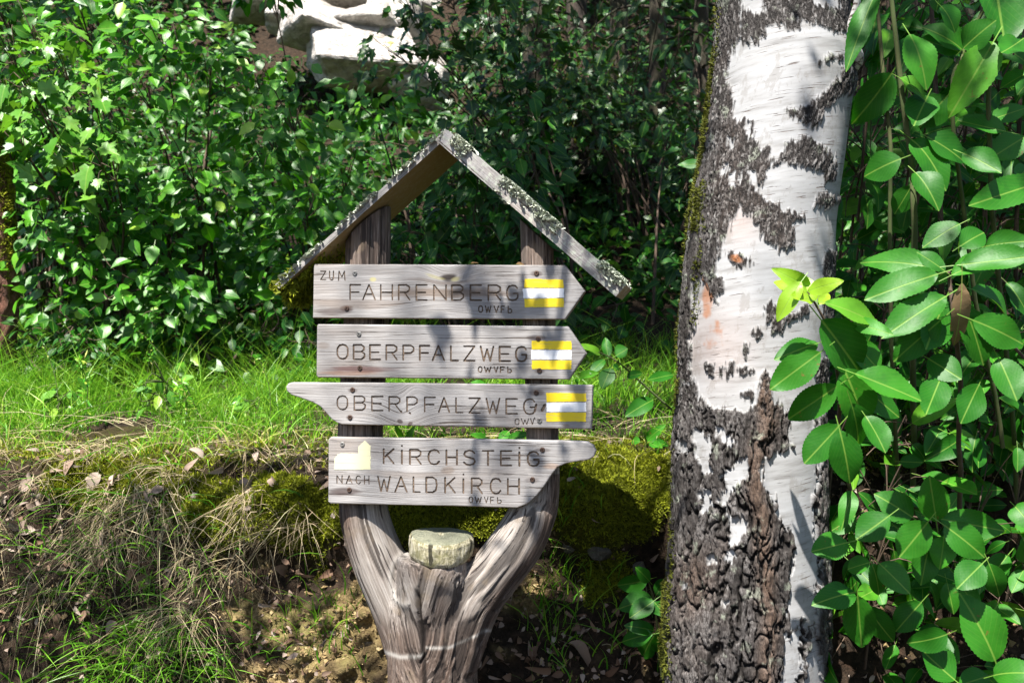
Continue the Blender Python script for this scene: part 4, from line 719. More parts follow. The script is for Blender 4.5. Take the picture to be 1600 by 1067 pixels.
for k, a in (('gx', gr[:, 0]), ('gy', gr[:, 1]), ('gz', gr[:, 2]), ('dkp', dkp), ('crk', np.clip(crack + .7 * chk, 0, 1)), ('scr', np.clip(scr + .6 * col_ring, 0, 1))):
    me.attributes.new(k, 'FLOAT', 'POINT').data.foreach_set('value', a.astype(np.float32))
m, nt, b = newmat('post_wood'); q = NT(nt); cb = q.n('CombineXYZ')
for i, k in enumerate(('gx', 'gy', 'gz')): nt.links.new(q.attr(k), cb.inputs[i])
fn = q.noise(q.map(cb.outputs[0], (230, 230, 9)), 1.0, 7, .72); bgn = q.noise(q.map(cb.outputs[0], (30, 30, 4)), 1.0, 4, .6)
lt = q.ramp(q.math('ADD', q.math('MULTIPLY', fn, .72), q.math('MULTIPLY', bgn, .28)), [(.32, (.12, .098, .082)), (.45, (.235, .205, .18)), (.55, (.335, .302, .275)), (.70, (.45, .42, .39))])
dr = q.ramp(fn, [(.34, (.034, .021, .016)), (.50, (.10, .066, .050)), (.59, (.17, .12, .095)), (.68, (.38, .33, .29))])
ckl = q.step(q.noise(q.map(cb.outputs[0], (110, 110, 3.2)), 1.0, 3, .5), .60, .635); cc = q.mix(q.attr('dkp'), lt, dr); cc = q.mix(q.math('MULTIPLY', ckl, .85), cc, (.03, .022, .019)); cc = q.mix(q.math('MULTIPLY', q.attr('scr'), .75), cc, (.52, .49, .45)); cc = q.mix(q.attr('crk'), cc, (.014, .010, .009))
cc = q.mix(q.math('MULTIPLY', q.step(q.noise(q.obj(), 16, 4), .56, .7), .4), cc, (.20, .15, .10))
nt.links.new(cc, b.inputs['Base Color']); b.inputs['Roughness'].default_value = .8; b.inputs['Specular IOR Level'].default_value = .3; q.bump(b, q.math('SUBTRACT', fn, q.math('MULTIPLY', ckl, .9)), .004, .9)
for p in me.polygons: p.use_smooth = True
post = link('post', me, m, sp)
# round wooden cap on the stub
a = np.linspace(0, 2 * math.pi, 120, endpoint=False); rows = []; prof = [(0, .060), (.5, .062), (.80, .061), (.93, .057), (.99, .048), (1.0, .03), (.985, .012), (.94, .002), (.8, -.004), (0, -.004)]
prof = [(np.interp(s_, range(len(prof)), [p[0] for p in prof]), np.interp(s_, range(len(prof)), [p[1] for p in prof])) for s_ in np.linspace(0, len(prof) - 1, 60)]
for r_, z_ in prof: rows.append(np.stack([r_ * .079 * np.cos(a) * (1 + .03 * np.sin(3 * a)), r_ * .083 * np.sin(a), z_ + .003 * np.sin(2 * a + 1) + 0 * a], -1))
V = np.array(rows); V = V + nrm(V - [0, 0, .03]) * ((fbm(V * [110, 110, 30], 3, 95) - .5) * .0035 + (fbm(V * 26, 4, 96) - .5) * .010)[..., None]
rx = Matrix.Rotation(math.radians(4), 3, 'X') @ Matrix.Rotation(math.radians(3.5), 3, 'Y'); V = V @ np.array(rx).T + S(680, 878, -.012) + [0, .045, 0]
cmb = MB(); cmb.add(V, gridq(60, 120, True)); m, nt, b = newmat('cap_wood'); q = NT(nt); co = q.obj(); f = q.noise(q.map(co, (170, 170, 26)), 1.0, 6, .7)
cc = q.ramp(f, [(.3, (.16, .14, .07)), (.5, (.44, .40, .27)), (.68, (.64, .60, .47))]); cc = q.mix(q.math('MULTIPLY', q.step(q.noise(q.map(co, (1, 1, 1.8)), 34, 6, .7), .46, .62), .7), cc, (.13, .125, .04))
cc = q.mix(q.step(q.noise(q.map(co, (75, 75, 7)), 1.0, 3), .60, .65), cc, (.05, .045, .025))
gz = q.n('SeparateXYZ'); nt.links.new(q.n('TexCoord').outputs['Normal'], gz.inputs[0]); cc = q.mix(q.math('MULTIPLY', q.step(gz.outputs[2], .5, .85), .8), cc, (.15, .16, .115)); nt.links.new(cc, b.inputs['Base Color']); b.inputs['Roughness'].default_value = .9; q.bump(b, f, .008)
cmb.build('cap', m, sp)

# stroke lettering
FONT = {'A': [[(0, 0), (.5, 1), (1, 0)], [(.2, .36), (.8, .36)]], 'B': [[(0, 0), (0, 1), (.7, 1), (.95, .86), (.95, .66), (.7, .53), (0, .53)], [(.7, .53), (1, .38), (1, .16), (.72, 0), (0, 0)]],
        'C': [[(1, .8), (.8, .97), (.5, 1), (.2, .94), (.03, .72), (0, .5), (.03, .28), (.2, .06), (.5, 0), (.8, .03), (1, .2)]], 'D': [[(0, 0), (0, 1), (.6, 1), (.92, .85), (1, .5), (.92, .15), (.6, 0), (0, 0)]],
        'E': [[(1, 1), (0, 1), (0, 0), (1, 0)], [(0, .5), (.85, .5)]], 'F': [[(1, 1), (0, 1), (0, 0)], [(0, .5), (.85, .5)]], 'G': [[(.95, .82), (.78, .97), (.5, 1), (.2, .93), (.03, .72), (0, .5), (.03, .28), (.2, .06), (.5, 0), (.8, .04), (1, .2), (1, .46), (.58, .46)]],
        'H': [[(0, 0), (0, 1)], [(1, 0), (1, 1)], [(0, .5), (1, .5)]], 'I': [[(.5, 0), (.5, .93)], [(.5, 1.22), (.5, 1.25)]], 'K': [[(0, 0), (0, 1)], [(1, 1), (.05, .42)], [(.3, .6), (1, 0)]], 'L': [[(0, 1), (0, 0), (1, 0)]], 'M': [[(0, 0), (.08, 1), (.5, .35), (.92, 1), (1, 0)]],
        'N': [[(0, 0), (0, 1), (1, 0), (1, 1)]], 'O': [[(.5, 1), (.2, .94), (.02, .74), (0, .5), (.02, .26), (.2, .06), (.5, 0), (.8, .06), (.98, .26), (1, .5), (.98, .74), (.8, .94), (.5, 1)]], 'P': [[(0, 0), (0, 1), (.7, 1), (.98, .86), (.98, .62), (.7, .47), (0, .47)]],
        'R': [[(0, 0), (0, 1), (.7, 1), (.98, .86), (.98, .64), (.7, .5), (0, .5)], [(.5, .5), (1, 0)]], 'S': [[(.95, .82), (.75, .97), (.45, 1), (.12, .92), (.02, .74), (.15, .58), (.5, .5), (.88, .42), (1, .24), (.86, .06), (.5, 0), (.18, .03), (0, .17)]], 'T': [[(0, 1), (1, 1)], [(.5, 1), (.5, 0)]],
        'U': [[(0, 1), (0, .25), (.2, .03), (.5, 0), (.8, .03), (1, .25), (1, 1)]], 'V': [[(0, 1), (.5, 0), (1, 1)]], 'W': [[(0, 1), (.25, 0), (.5, .8), (.75, 0), (1, 1)]], 'Z': [[(0, 1), (1, 1), (0, 0), (1, 0)]], 'b': [[(0, 1), (0, 0), (.7, 0), (1, .14), (1, .42), (.7, .55), (0, .55)]], "'": [[(.5, 1.1), (.6, .85)]]}
def strokes(text, x0, x1, yt, yb):
    """polylines in picture pixels; x0/x1: (left, right) of each letter"""
    out = []
    for k, ch in enumerate(text):
        a_, b_ = x0[k], x1[k]; f = 0 if len(text) == 1 else k / (len(text) - 1); t_ = yt[0] + (yt[1] - yt[0]) * f; bt_ = yb[0] + (yb[1] - yb[0]) * f
        for ln_ in FONT[ch]: out.append([(a_ + X * (b_ - a_), bt_ - Y * (bt_ - t_)) for X, Y in ln_])
    return out
def capsule(p, q2, r, y0, y1, k=6):
    d = q2 - p; a0 = math.atan2(d[1], d[0]) if np.linalg.norm(d) > 1e-6 else 0; an = np.concatenate([np.linspace(a0 - math.pi / 2, a0 + math.pi / 2, k), np.linspace(a0 + math.pi / 2, a0 + 1.5 * math.pi, k)])
    c = np.concatenate([np.repeat(q2[None], k, 0), np.repeat(p[None], k, 0)]) + r * np.stack([np.cos(an), np.sin(an)], -1); m2 = len(c)
    V = np.concatenate([np.stack([c[:, 0], np.full(m2, y0), c[:, 1]], -1), np.stack([c[:, 0], np.full(m2, y1), c[:, 1]], -1)])
    i = np.arange(m2); j = (i + 1) % m2; return V, np.stack([i, i + m2, j + m2, j], -1), np.arange(m2)[None], (np.arange(m2)[::-1] + m2)[None]
def board(outline, texts, paints, screws, mat, label, thick=.024, bev=.0035, n0=0.0):
    P = [S(u, v, n0) for u, v in outline]; bm = bmesh.new(); vs = [bm.verts.new((p[0], n0, p[2])) for p in P]; f = bm.faces.new(vs)
    ex = bmesh.ops.extrude_face_region(bm, geom=[f]); bmesh.ops.translate(bm, verts=[v for v in ex['geom'] if isinstance(v, bmesh.types.BMVert)], vec=(0, thick, 0))
    bmesh.ops.recalc_face_normals(bm, faces=bm.faces[:])
    ed = [e for e in bm.edges if abs(e.verts[0].co.y - e.verts[1].co.y) < 1e-6]; bmesh.ops.bevel(bm, geom=ed, offset=bev, segments=3, affect='EDGES', profile=.5)
    me = bpy.data.meshes.new('sign_board'); bm.to_mesh(me); bm.free(); o = link('sign_board', me, mat, sp); tag(o, label)
    cut = MB(); groups = []; dep = 0
    for st, wpx, *nm_ in texts:
        r = wpx / 2 / 648.; letters = MB()
        for ln_ in st:
            Q = np.array([S(u, v, n0)[[0, 2]] for u, v in ln_])
            for p_, q2 in zip(Q[:-1], Q[1:]):
                dep += 1; V, sf, c1, c2 = capsule(p_, q2, r * R.uniform(.9, 1.1), n0 - .004 - .00001 * (dep % 37), n0 + .0036 + .000013 * (dep % 41)); cut.add(V, sf); cut.f += [c1 + cut.n - len(V), c2 + cut.n - len(V)]
                V, sf, c1, c2 = capsule(p_, q2, r * .93, n0 + .0022 + .00001 * (dep % 23), n0 + .0052, 5); letters.add(V, sf); letters.f.append(c1 + letters.n - len(V))
        groups.append((letters, nm_))
    co_ = cut.build('cutter', None, sp, smooth=False); bm = bmesh.new(); bm.from_mesh(co_.data); bmesh.ops.recalc_face_normals(bm, faces=bm.faces[:]); bm.to_mesh(co_.data); bm.free(); bo_ = o.modifiers.new('carve', 'BOOLEAN'); bo_.operation = 'DIFFERENCE'; bo_.object = co_; bo_.solver = 'EXACT'; bo_.use_self = True
    dg = bpy.context.evaluated_depsgraph_get(); nm = bpy.data.meshes.new_from_object(o.evaluated_get(dg)); o.modifiers.clear()
    if len(nm.vertices) > 400: o.data = nm
    bpy.data.objects.remove(co_); nm.materials.clear(); nm.materials.append(mat)
    for l_, nm_ in groups: l_.build(nm_[0] if nm_ else 'lettering', M['groove'], o, False)
    for poly, mk in paints:                                   # brushed paint, 0.6 mm thick with a wavering edge
        pts = []
        for (u0, v0), (u1, v1) in zip(poly, poly[1:] + poly[:1]):
            m_ = max(2, int(math.hypot(u1 - u0, v1 - v0) / 2.0)); k = np.arange(m_) / m_
            jit = R.normal(0, .28, m_); pts += [(u0 + (u1 - u0) * t_ + j_ * (abs(v1 - v0) > 3), v0 + (v1 - v0) * t_ + j_ * .7) for t_, j_ in zip(k, jit)]
        Q = np.array([S(u, v, n0) for u, v in pts]); m_ = len(Q); mbp = MB(); F0 = Q * [1, 0, 1] + [0, n0 - .0007, 0]; B0 = Q * [1, 0, 1] + [0, n0 + .0004, 0]; i = np.arange(m_); j = (i + 1) % m_
        mbp.add(np.vstack([F0, B0]), np.stack([i, j, j + m_, i + m_], -1)); mbp.f.append(np.arange(m_)[::-1][None]); po = mbp.build('paint_mark', M[mk], o, False)
        tag(po, {'yellow': 'yellow painted stripe', 'white': 'white painted stripe', 'cream': 'pale yellow painted church silhouette'}[mk])
    for u, v, mk in screws:
        c = S(u, v, n0); bm = bmesh.new(); r_ = .0062
        for rr_, yy in ((r_, .001), (r_, -.0012), (r_ * .82, -.0024), (r_ * .35, -.0024), (r_ * .3, -.0008)):
            [bm.verts.new((c[0] + rr_ * math.cos(t_), n0 + yy, c[2] + rr_ * math.sin(t_))) for t_ in np.linspace(0, 2 * math.pi, 14, endpoint=False)]
        bm.verts.ensure_lookup_table()
        for k in range(4):
            for i in range(14): bm.faces.new([bm.verts[k * 14 + i], bm.verts[k * 14 + (i + 1) % 14], bm.verts[(k + 1) * 14 + (i + 1) % 14], bm.verts[(k + 1) * 14 + i]])
        bm.faces.new([bm.verts[4 * 14 + i] for i in range(14)]); bmesh.ops.recalc_face_normals(bm, faces=bm.faces[:]); ms = bpy.data.meshes.new('screw'); bm.to_mesh(ms); bm.free(); link('screw', ms, M[mk], o)
    return o
def bl(u, v, ru, rv, c, st): p = S(u, v, 0); return (p[0], p[2], ru / 648., rv / 648., c, st)
def kn(u, v, r, amp): p = S(u, v, 0); return (p[0], p[2], r / 648., amp)
DK = (.055, .035, .032); BRN = (.17, .125, .095); OLV = (.33, .30, .13)
# board 1
F_ = strokes('FAHRENBERG', [547, 567, 595, 623, 650.5, 678, 706, 735, 763, 792], [563, 586, 613, 640, 667, 697, 724, 752, 782, 809], (445, 446), (468, 469.5))
o = board([(490, 413), (600, 413), (883, 414.5), (914, 455.5), (882.5, 499.5), (700, 498.5), (488.5, 497)],
      [(strokes('ZUM', [501, 515, 529], [509, 521, 539], (424, 424), (437, 438)), 2.0), (F_, 2.7), (strokes('OWVFb', [748, 758.5, 772, 783, 794], [754, 767, 779, 788, 799.5], (478, 478.5), (488, 488.5)), 2.0)],
      [([(820, 436), (880, 437), (881, 450), (819, 449.5)], 'yellow'), ([(817, 451), (881, 450.8), (881.5, 465), (818, 466)], 'white'), ([(819, 467), (881, 466), (881, 479.5), (820, 480)], 'yellow')],
      [(554.5, 427, 'steel'), (542, 482, 'screw'), (838.5, 427, 'screw')],
      wood_mat('board_wood_a', [bl(520, 487, 34, 6, DK, .6), bl(542, 482, 12, 6, DK, .8), bl(700, 460, 110, 10, BRN, .75), bl(560, 475, 90, 9, BRN, .45), bl(700, 421, 14, 11, (.03, .022, .02), .95), bl(680, 425, 18, 5, OLV, .5), bl(712, 426, 9, 6, OLV, .7), bl(583, 437, 6, 4, (.46, .42, .2), .8), bl(838, 428, 10, 5, DK, .6), bl(690, 437, 60, 5, (.10, .07, .055), .5)],
               [kn(700, 416, 34, .035), kn(690, 470, 60, -.012)], 1.7), 'top board pointing right, carved ZUM FAHRENBERG')
# board 2
o = board([(497, 506.5), (700, 508), (887, 510), (916, 552.5), (889, 593), (700, 591.5), (497, 590), (494, 587), (495, 509)],
      [(strokes('OBERPFALZWEG', [527, 552.5, 578, 603.5, 630, 656, 676, 704.5, 725, 751, 780.5, 806], [543.5, 569.5, 594, 620, 646.5, 671, 694, 715.5, 741.5, 771, 797, 822.5], (538.5, 542), (561, 564.5)), 3.0), (strokes('OWVFb', [747.5, 757, 772, 782, 793.5], [753, 767, 778, 788, 799], (573, 573.5), (581.5, 582)), 2.0)],
      [([(830.5, 532.5), (893, 533), (893, 546), (831, 545.5)], 'yellow'), ([(830, 547), (893, 547), (893, 562), (830, 561)], 'white'), ([(831, 563), (893, 563), (892.5, 577), (831, 576.5)], 'yellow')],
      [(561, 522, 'steel'), (562.5, 575, 'screw'), (841, 529.5, 'screw'), (843, 579, 'screw')],
      wood_mat('board_wood_b', [bl(563, 577, 60, 6, (.11, .05, .045), .75), bl(545, 583, 60, 4, (.22, .10, .05), .5), bl(838, 528, 16, 5, DK, .6), bl(843, 580, 9, 4, DK, .6), bl(505, 540, 12, 6, BRN, .4)], [], 4.3), 'second board pointing right, carved OBERPFALZWEG')
# board 3
o = board([(455, 597.5), (600, 598), (925, 601.5), (926, 604), (924, 670.5), (780, 668), (535, 663.5), (527, 661), (518, 655), (510, 646), (501, 636), (490, 629.5), (470, 622), (455, 617), (448, 611), (446.5, 604), (450, 599)],
      [(strokes('OBERPFALZWEG', [527, 553.5, 581, 608, 636, 663.5, 685.5, 712.5, 733, 760, 791, 818.5], [543, 570.5, 598, 625, 652, 680, 702, 723, 750, 780.5, 808, 836], (618.5, 623.5), (640, 647)), 2.6), (strokes("OWV'", [805, 814.5, 829, 834], [811, 826, 834.5, 837], (654, 653.5), (663.5, 663)), 1.4), ([[(851, 633), (847, 641)]], 4.2, 'knot_hole'), ([[(838, 632), (835.5, 642)]], 3.4, 'knot_hole'), ([[(626, 642.5), (627, 643)]], 3.4, 'knot_hole'), ([[(640, 645), (641, 646)]], 3.4, 'knot_hole')],
      [([(853.5, 613.5), (916, 614.5), (916, 627), (885, 627.5), (854, 628)], 'yellow'), ([(854, 629), (885, 628.5), (916, 628.5), (916, 643), (854, 643.5)], 'white'), ([(853, 645), (885, 644), (915.5, 644.5), (915.5, 658.5), (854, 658.5)], 'yellow')],
      [(551, 609, 'screw'), (547, 652, 'screw'), (838, 613.5, 'screw'), (843, 657, 'steel')],
      wood_mat('board_wood_c', [bl(551, 610, 9, 4, DK, .6), bl(547, 652, 7, 5, DK, .6), bl(838, 613, 13, 6, DK, .6), bl(655, 601, 6, 5, BRN, .8), bl(625, 641, 5, 4, DK, .8), bl(641, 646, 4, 4, DK, .8), bl(845, 637, 12, 8, DK, .35), bl(885, 665, 6, 3, BRN, .6)], [kn(632, 650, 36, .03), kn(650, 596, 26, -.02)], 7.9), 'third board pointing left, carved OBERPFALZWEG')
# board 4
o = board([(516, 683), (700, 685.5), (906, 689), (918, 690.5), (927, 696), (931, 704), (928, 713), (920, 718.5), (905, 720.5), (885, 724), (871, 730), (861, 743), (850, 760), (838, 775), (824, 787.5), (808, 793.5), (700, 790.5), (516, 787), (512.5, 784), (513, 686)],
      [(strokes('KIRCHSTEIG', [599.5, 622, 640.5, 669.5, 697.5, 725, 754, 782.5, 804, 824.5], [615, 634, 657.5, 686, 714, 742, 771, 799, 819, 841.5], (701.5, 705.5), (724, 728)), 3.1), (strokes('NACH', [526.5, 541, 556.5, 569.5], [534.5, 550, 563, 576.5], (743, 743.5), (755, 756)), 1.9),
       (strokes('WALDKIRCH', [590.5, 617.5, 646, 666, 695.5, 718, 737, 766.5, 793.5], [609.5, 635.5, 656, 682.5, 710.5, 730, 753, 782, 811], (744.5, 748), (767.5, 771.5)), 3.0), (strokes('OWVFb', [733, 742.5, 757, 766.5, 777.5], [738.5, 752, 762.5, 771.5, 783], (776, 777), (785, 786)), 1.7)],
      [([(522.5, 733.5), (522.5, 716), (527, 710), (533, 708), (560, 708.5), (560, 698), (570, 688), (579, 696.5), (579, 733.5)], 'cream')],
      [(535, 694, 'steel'), (546, 765, 'screw'), (847.5, 702.5, 'screw'), (832, 749, 'screw')],
      wood_mat('board_wood_d', [bl(538, 767, 30, 6, DK, .75), bl(530, 771, 24, 4, DK, .5), bl(848, 703, 13, 4, DK, .5), bl(832, 750, 12, 5, DK, .45), bl(640, 737, 90, 6, BRN, .35), bl(700, 733, 12, 7, BRN, .6), bl(862, 728, 14, 5, (.36, .26, .2), .6)], [kn(640, 738, 60, .008)], 11.1), 'lowest board pointing right, carved KIRCHSTEIG NACH WALDKIRCH')

# roof: two planks, lichen and moss on them
def plank(ua, va, ub, vb, thick, depth, n0, mat, label, flip):
    A, B = S(ua, va, n0), S(ub, vb, n0); d = nrm(B - A); up_ = np.array([-d[2], 0, d[0]]) * (1 if d[0] > 0 else -1); Ln = np.linalg.norm(B - A)
    nl, nd = 90, 26; tl = np.linspace(0, 1, nl); td = np.linspace(0, 1, nd)
    def sheet(h, edge):
        X, Y = np.meshgrid(tl, td, indexing='ij'); Pq = A + X[..., None] * (B - A) + Y[..., None] * np.array([0, depth, 0]) + up_ * h
        return Pq
    topS, botS = sheet(0, 0), sheet(-thick, 0); wv_ = (fbm(topS * [9, 30, 9], 3, 97) - .5) * .007; topS = topS + up_ * wv_[..., None]; mb = MB(); q_ = gridq(nl, nd); mb.add(topS, q_); mb.add(botS, q_[:, ::-1])
    for row in (np.s_[:, 0], np.s_[:, -1], np.s_[0, :], np.s_[-1, :]):
        a_, b_ = topS[row], botS[row]; k = 7; f = np.linspace(0, 1, k)[:, None, None]; W = a_[None] * (1 - f) + b_[None] * f
        off = {0: [0, -1, 0], 1: [0, 1, 0]}
        W = W + (fbm(W * [60, 10, 60], 3, 98) - .5)[..., None] * np.array([0, .004, 0]) * np.sin(np.pi * np.linspace(0, 1, k))[:, None, None]; mb.add(W, gridq(k, len(a_)))
    o = mb.build('roof_board', mat, sp, False); tag(o, label); bm = bmesh.new(); bm.from_mesh(o.data); bmesh.ops.remove_doubles(bm, verts=bm.verts[:], dist=1e-5); bmesh.ops.recalc_face_normals(bm, faces=bm.faces[:]); bm.to_mesh(o.data); bm.free()
    return o, topS, up_
def roof_wood(name, ang, lich, tone):
    m = wood_mat(name, [], [], 3.3, tone=tone, lichen=lich); nt = m.node_tree
    for nd in [n_ for n_ in nt.nodes if n_.type == 'TEX_COORD']:
        links = [(l.to_socket) for l in nt.links if l.from_socket == nd.outputs['Object']]
        if links:
            mp_ = nt.nodes.new('ShaderNodeMapping'); mp_.inputs['Rotation'].default_value = (0, ang, 0); nt.links.new(nd.outputs['Object'], mp_.inputs[0])
            for s2 in links: nt.links.new(mp_.outputs[0], s2)
    return m
roL, tL, uL = plank(430, 445, 697, 203.5, .015, .20, -.004, roof_wood('roof_wood_a', math.radians(42), .15, .8), 'left roof plank with brown sheltered underside', 1)
roR, tR, uR = plank(699, 204, 978, 445, .036, .19, -.012, roof_wood('roof_wood_b', math.radians(-41), .6, .95), 'right roof plank with lichened front edge', 0)
def lichen(o, T, up_, dens, lo, n, edge=.35, th_=.015):
    def front(p): return -up_ * abs(R.normal(0, th_ * .35)) + np.array([0, -R.uniform(0, .003), 0]) if j == 0 else up_ * R.uniform(0, .003)
    mb = MB(); nl, nd = T.shape[:2]; done = 0
    while done < n:
        i = R.randint(lo, nl - 1); j = int(nd * min(abs(R.normal(0, edge)), .98)); p = T[i, j]
        if fbm(np.array([[p[0] * 9 + dens, 1, p[2] * 9]]), 3, 99)[0] < .40: continue
        done += 1; r_ = R.uniform(.003, .0095); k = 9; a_ = np.linspace(0, 2 * math.pi, k, endpoint=False); e1 = nrm(np.cross(up_, [0, 1, .01])); e2 = np.array([0, 1, 0])
        rr_ = r_ * R.uniform(.5, 1.5, k); p = p + front(p); V = p + (np.cos(a_) * rr_)[:, None] * e1 + (np.sin(a_) * rr_)[:, None] * e2 + up_ * R.uniform(-.002, .008, (k, 1)) + np.array([0, -1, 0]) * R.uniform(0, .006, (k, 1)); 
        mb.add(np.vstack([V, p + up_ * R.uniform(-.001, .004), V * .2 + .8 * p - up_ * .002]), np.stack([np.arange(k), (np.arange(k) + 1) % k, np.full(k, k)], -1), rnd=R.uniform())
    return mb.build('lichen', M['lichen'], o, False)
lichen(roL, tL, uL, 2.0, 4, 520, .25, .012); lichen(roR, tR, uR, 5.0, 4, 1100, .2, .036)
mm = MB(); n = 1500; p0 = tL[0, 0]; f = R.beta(1, 2.2, n); dd = R.uniform(0, 1, n); P = tL[0, 0] + f[:, None] * (tL[-1, 0] - tL[0, 0]) * .16 + dd[:, None] * np.array([0, .19, 0]) + R.normal(0, .005, (n, 3)) + np.array([0, 0, -.012]); add_tufts(mm, P, np.tile([-.7, -.4, .3], (n, 1)), R.uniform(.007, .015, n), 3)
n = 2600; f = np.abs(R.normal(0, .55, n)); dd = R.uniform(.1, 1, n) ; P = tL[0, 0] + f[:, None] * (tL[-1, 0] - tL[0, 0]) * .17 + dd[:, None] * np.array([0, .19, 0]) - uL * .016 + np.stack([0 * f, 0 * f, -R.beta(1, 2, n) * .045 * np.clip(1.3 - f, 0, 1)], -1); add_tufts(mm, P, np.tile([-.1, -.3, -1], (n, 1)), R.uniform(.006, .016, n), 3)
mm.build('moss', M['moss'], roL, False)
for u, v, L_l, dx, lab in ((735, 412, .02, 1, 'small orange-brown leaf on the top board near its middle'), (806, 413, .036, 1, 'curled rust-brown leaf on the top board beside the right arm')):
    mb = MB(); add_leaves(mb, np.zeros((1, 3)), [[dx, .1, .12]], [[0, -.5, 1]], L_l, L_l * .5, 'big', .6, .5, rnd=.05); o = mb.build('fallen_leaf', M['deadleaf']); p = sloc(S(u, v, .012)); o.location = p; tag(o, lab, 'leaf')

# ============================ willow shrubs on the right ============================
def hero(list_, Y, mb, mat_rnd=None):
    for b_, t_, wpx, *rest in list_:
        dy0 = R.uniform(-.05, .05); slope = R.uniform(-.06, .06) - .02; p, q2 = px(*b_, Y + dy0), px(*t_, Y + dy0 + slope); d = q2 - p; L = np.linalg.norm(d); nv = np.array([R.normal(-.12, .22), -1, R.normal(.45, .22)])
        k = (Y - CY) / FPX; add_leaves(mb, p[None], d[None], nv[None], L * 1.04, wpx * k * 1.16, 'hero', .32, .26, rnd=rest[0] if rest else R.uniform(.2, .85))
def willow(label, root, stems, heroes, Y, fill, extra=None, stem_m='twig'):
    t = thing('willow_shrub', label, 'shrub', root, 0, 'willow shrubs beside the birch'); rt = np.asarray(root, float); sb = MB(); fb = MB()
    for pts, r0, r1 in stems:
        P = smooth_path([px(a_[0], a_[1], a_[2] + max(0, a_[1] - 560) / 500 * .75) - rt for a_ in pts], 8); P = P + (fbm(P * 3.0 + len(sb.v), 3, 7)[:, None] - .5) * np.array([.12, .1, 0]) * np.linspace(1, .0, len(P))[:, None]; tube(sb, P, np.linspace(r0, r1, len(P)), 9)
    hb = MB(); hero(heroes, Y, hb)
    for V in hb.v: V -= rt
    if hb.n: fb.v += hb.v; fb.f += hb.f; fb.uv += hb.uv; fb.n = hb.n; fb.at = hb.at
    for c, n, rad in fill:
        b_, d, nv = spray_pts(c - rt, n, rad, .1, 1.0, .9, .5, .5); Ls = R.uniform(.05, .12, n); add_leaves(fb, b_, d, nv, Ls, Ls * R.uniform(.42, .62, n), 'big', .4, .4)
        for k_ in range(min(n, 6)): tube(sb, smooth_path([c - rt + [0, .05, -.06], (c - rt + b_[k_]) / 2 + [0, .02, 0], b_[k_]], 3), np.linspace(.0025, .001, 7), 4, False)
        tube(sb, smooth_path([c - rt + [0, .12, -.25], c - rt + [0, .06, -.08], c - rt + [.02, 0, .03]], 4), np.linspace(.005, .002, 9), 5, False)
    fb.build('foliage', M['willow'], t); sb.build('stems', M[stem_m], t)
    if extra:
        for l_, mk, nm in extra:
            e = MB(); hero(l_, Y - .02, e)
            for V in e.v: V -= rt
            eo = e.build(nm, M[mk], t); tag(eo, {'young': 'bright yellow-green young leaves', 'deadleaf': 'brown withered leaf'}[mk])
    return t
A_ = [((1283, 500), (1346, 579), 64, .35), ((1282, 550), (1206, 606), 44, .6), ((1278, 536), (1216, 556), 32, .5), ((1318, 576), (1360, 662), 60, .6), ((1336, 584), (1438, 622), 46, .7), ((1310, 602), (1231, 655), 42, .6), ((1312, 664), (1260, 722), 44, .3), ((1312, 672), (1333, 752), 44, .2), ((1352, 650), (1386, 700), 38, .4), ((1288, 473), (1383, 496), 32, .97), ((1330, 505), (1386, 514), 24, .9), ((1336, 535), (1370, 577), 40, .6), ((1345, 600), (1400, 650), 40, .3), ((1330, 630), (1352, 700), 40, .25)]
Yg = [((1262, 462), (1212, 432), 26), ((1268, 452), (1222, 424), 24), ((1262, 455), (1301, 440), 22), ((1252, 440), (1216, 490), 26), ((1270, 470), (1237, 462), 22), ((1275, 470), (1258, 430), 20), ((1278, 476), (1300, 452), 16)]
willow('willow shoot with bright yellow-green tips leaning across the birch', (.62, -.30, .0), [([(1480, 1500, .2), (1410, 1000, .05), (1340, 790, -.2), (1313, 670, -.3), (1306, 590, -.3), (1296, 520, -.3), (1283, 490, -.32), (1262, 456, -.33)], .007, .002)], A_, -.33, [], [(Yg, 'young', 'young_leaves')])
B_ = [((1466, 421), (1357, 391), 40, .6), ((1466, 428), (1357, 462), 44, .5), ((1477, 424), (1436, 393), 26, .3), ((1500, 414), (1612, 402), 40, .5), ((1487, 430), (1556, 396), 32, .8), ((1478, 463), (1384, 518), 46, .4), ((1478, 466), (1444, 545), 52, .3), ((1518, 452), (1604, 480), 40, .5), ((1520, 500), (1605, 533), 46, .5), ((1508, 480), (1542, 568), 46, .3), ((1470, 500), (1398, 562), 42, .3), ((1500, 350), (1447, 376), 36, .3), ((1500, 385), (1541, 358), 36, .3), ((1540, 385), (1600, 372), 34, .4), ((1450, 560), (1500, 590), 40, .2), ((1560, 560), (1590, 620), 44, .4), ((1470, 590), (1445, 650), 40, .2), ((1530, 600), (1500, 660), 40, .2)]
willow('willow shoot with large leaves and one withered brown leaf', (.95, -.15, .0), [([(1500, 1500, -.1), (1505, 900, -.12), (1495, 560, -.15), (1484, 440, -.18), (1482, 425, -.2)], .008, .003), ([(1600, 560, -.1), (1540, 500, -.12), (1495, 470, -.15)], .004, .002)], B_, -.19, [], [([((1503, 442), (1502, 542), 26)], 'deadleaf', 'withered_leaf')])
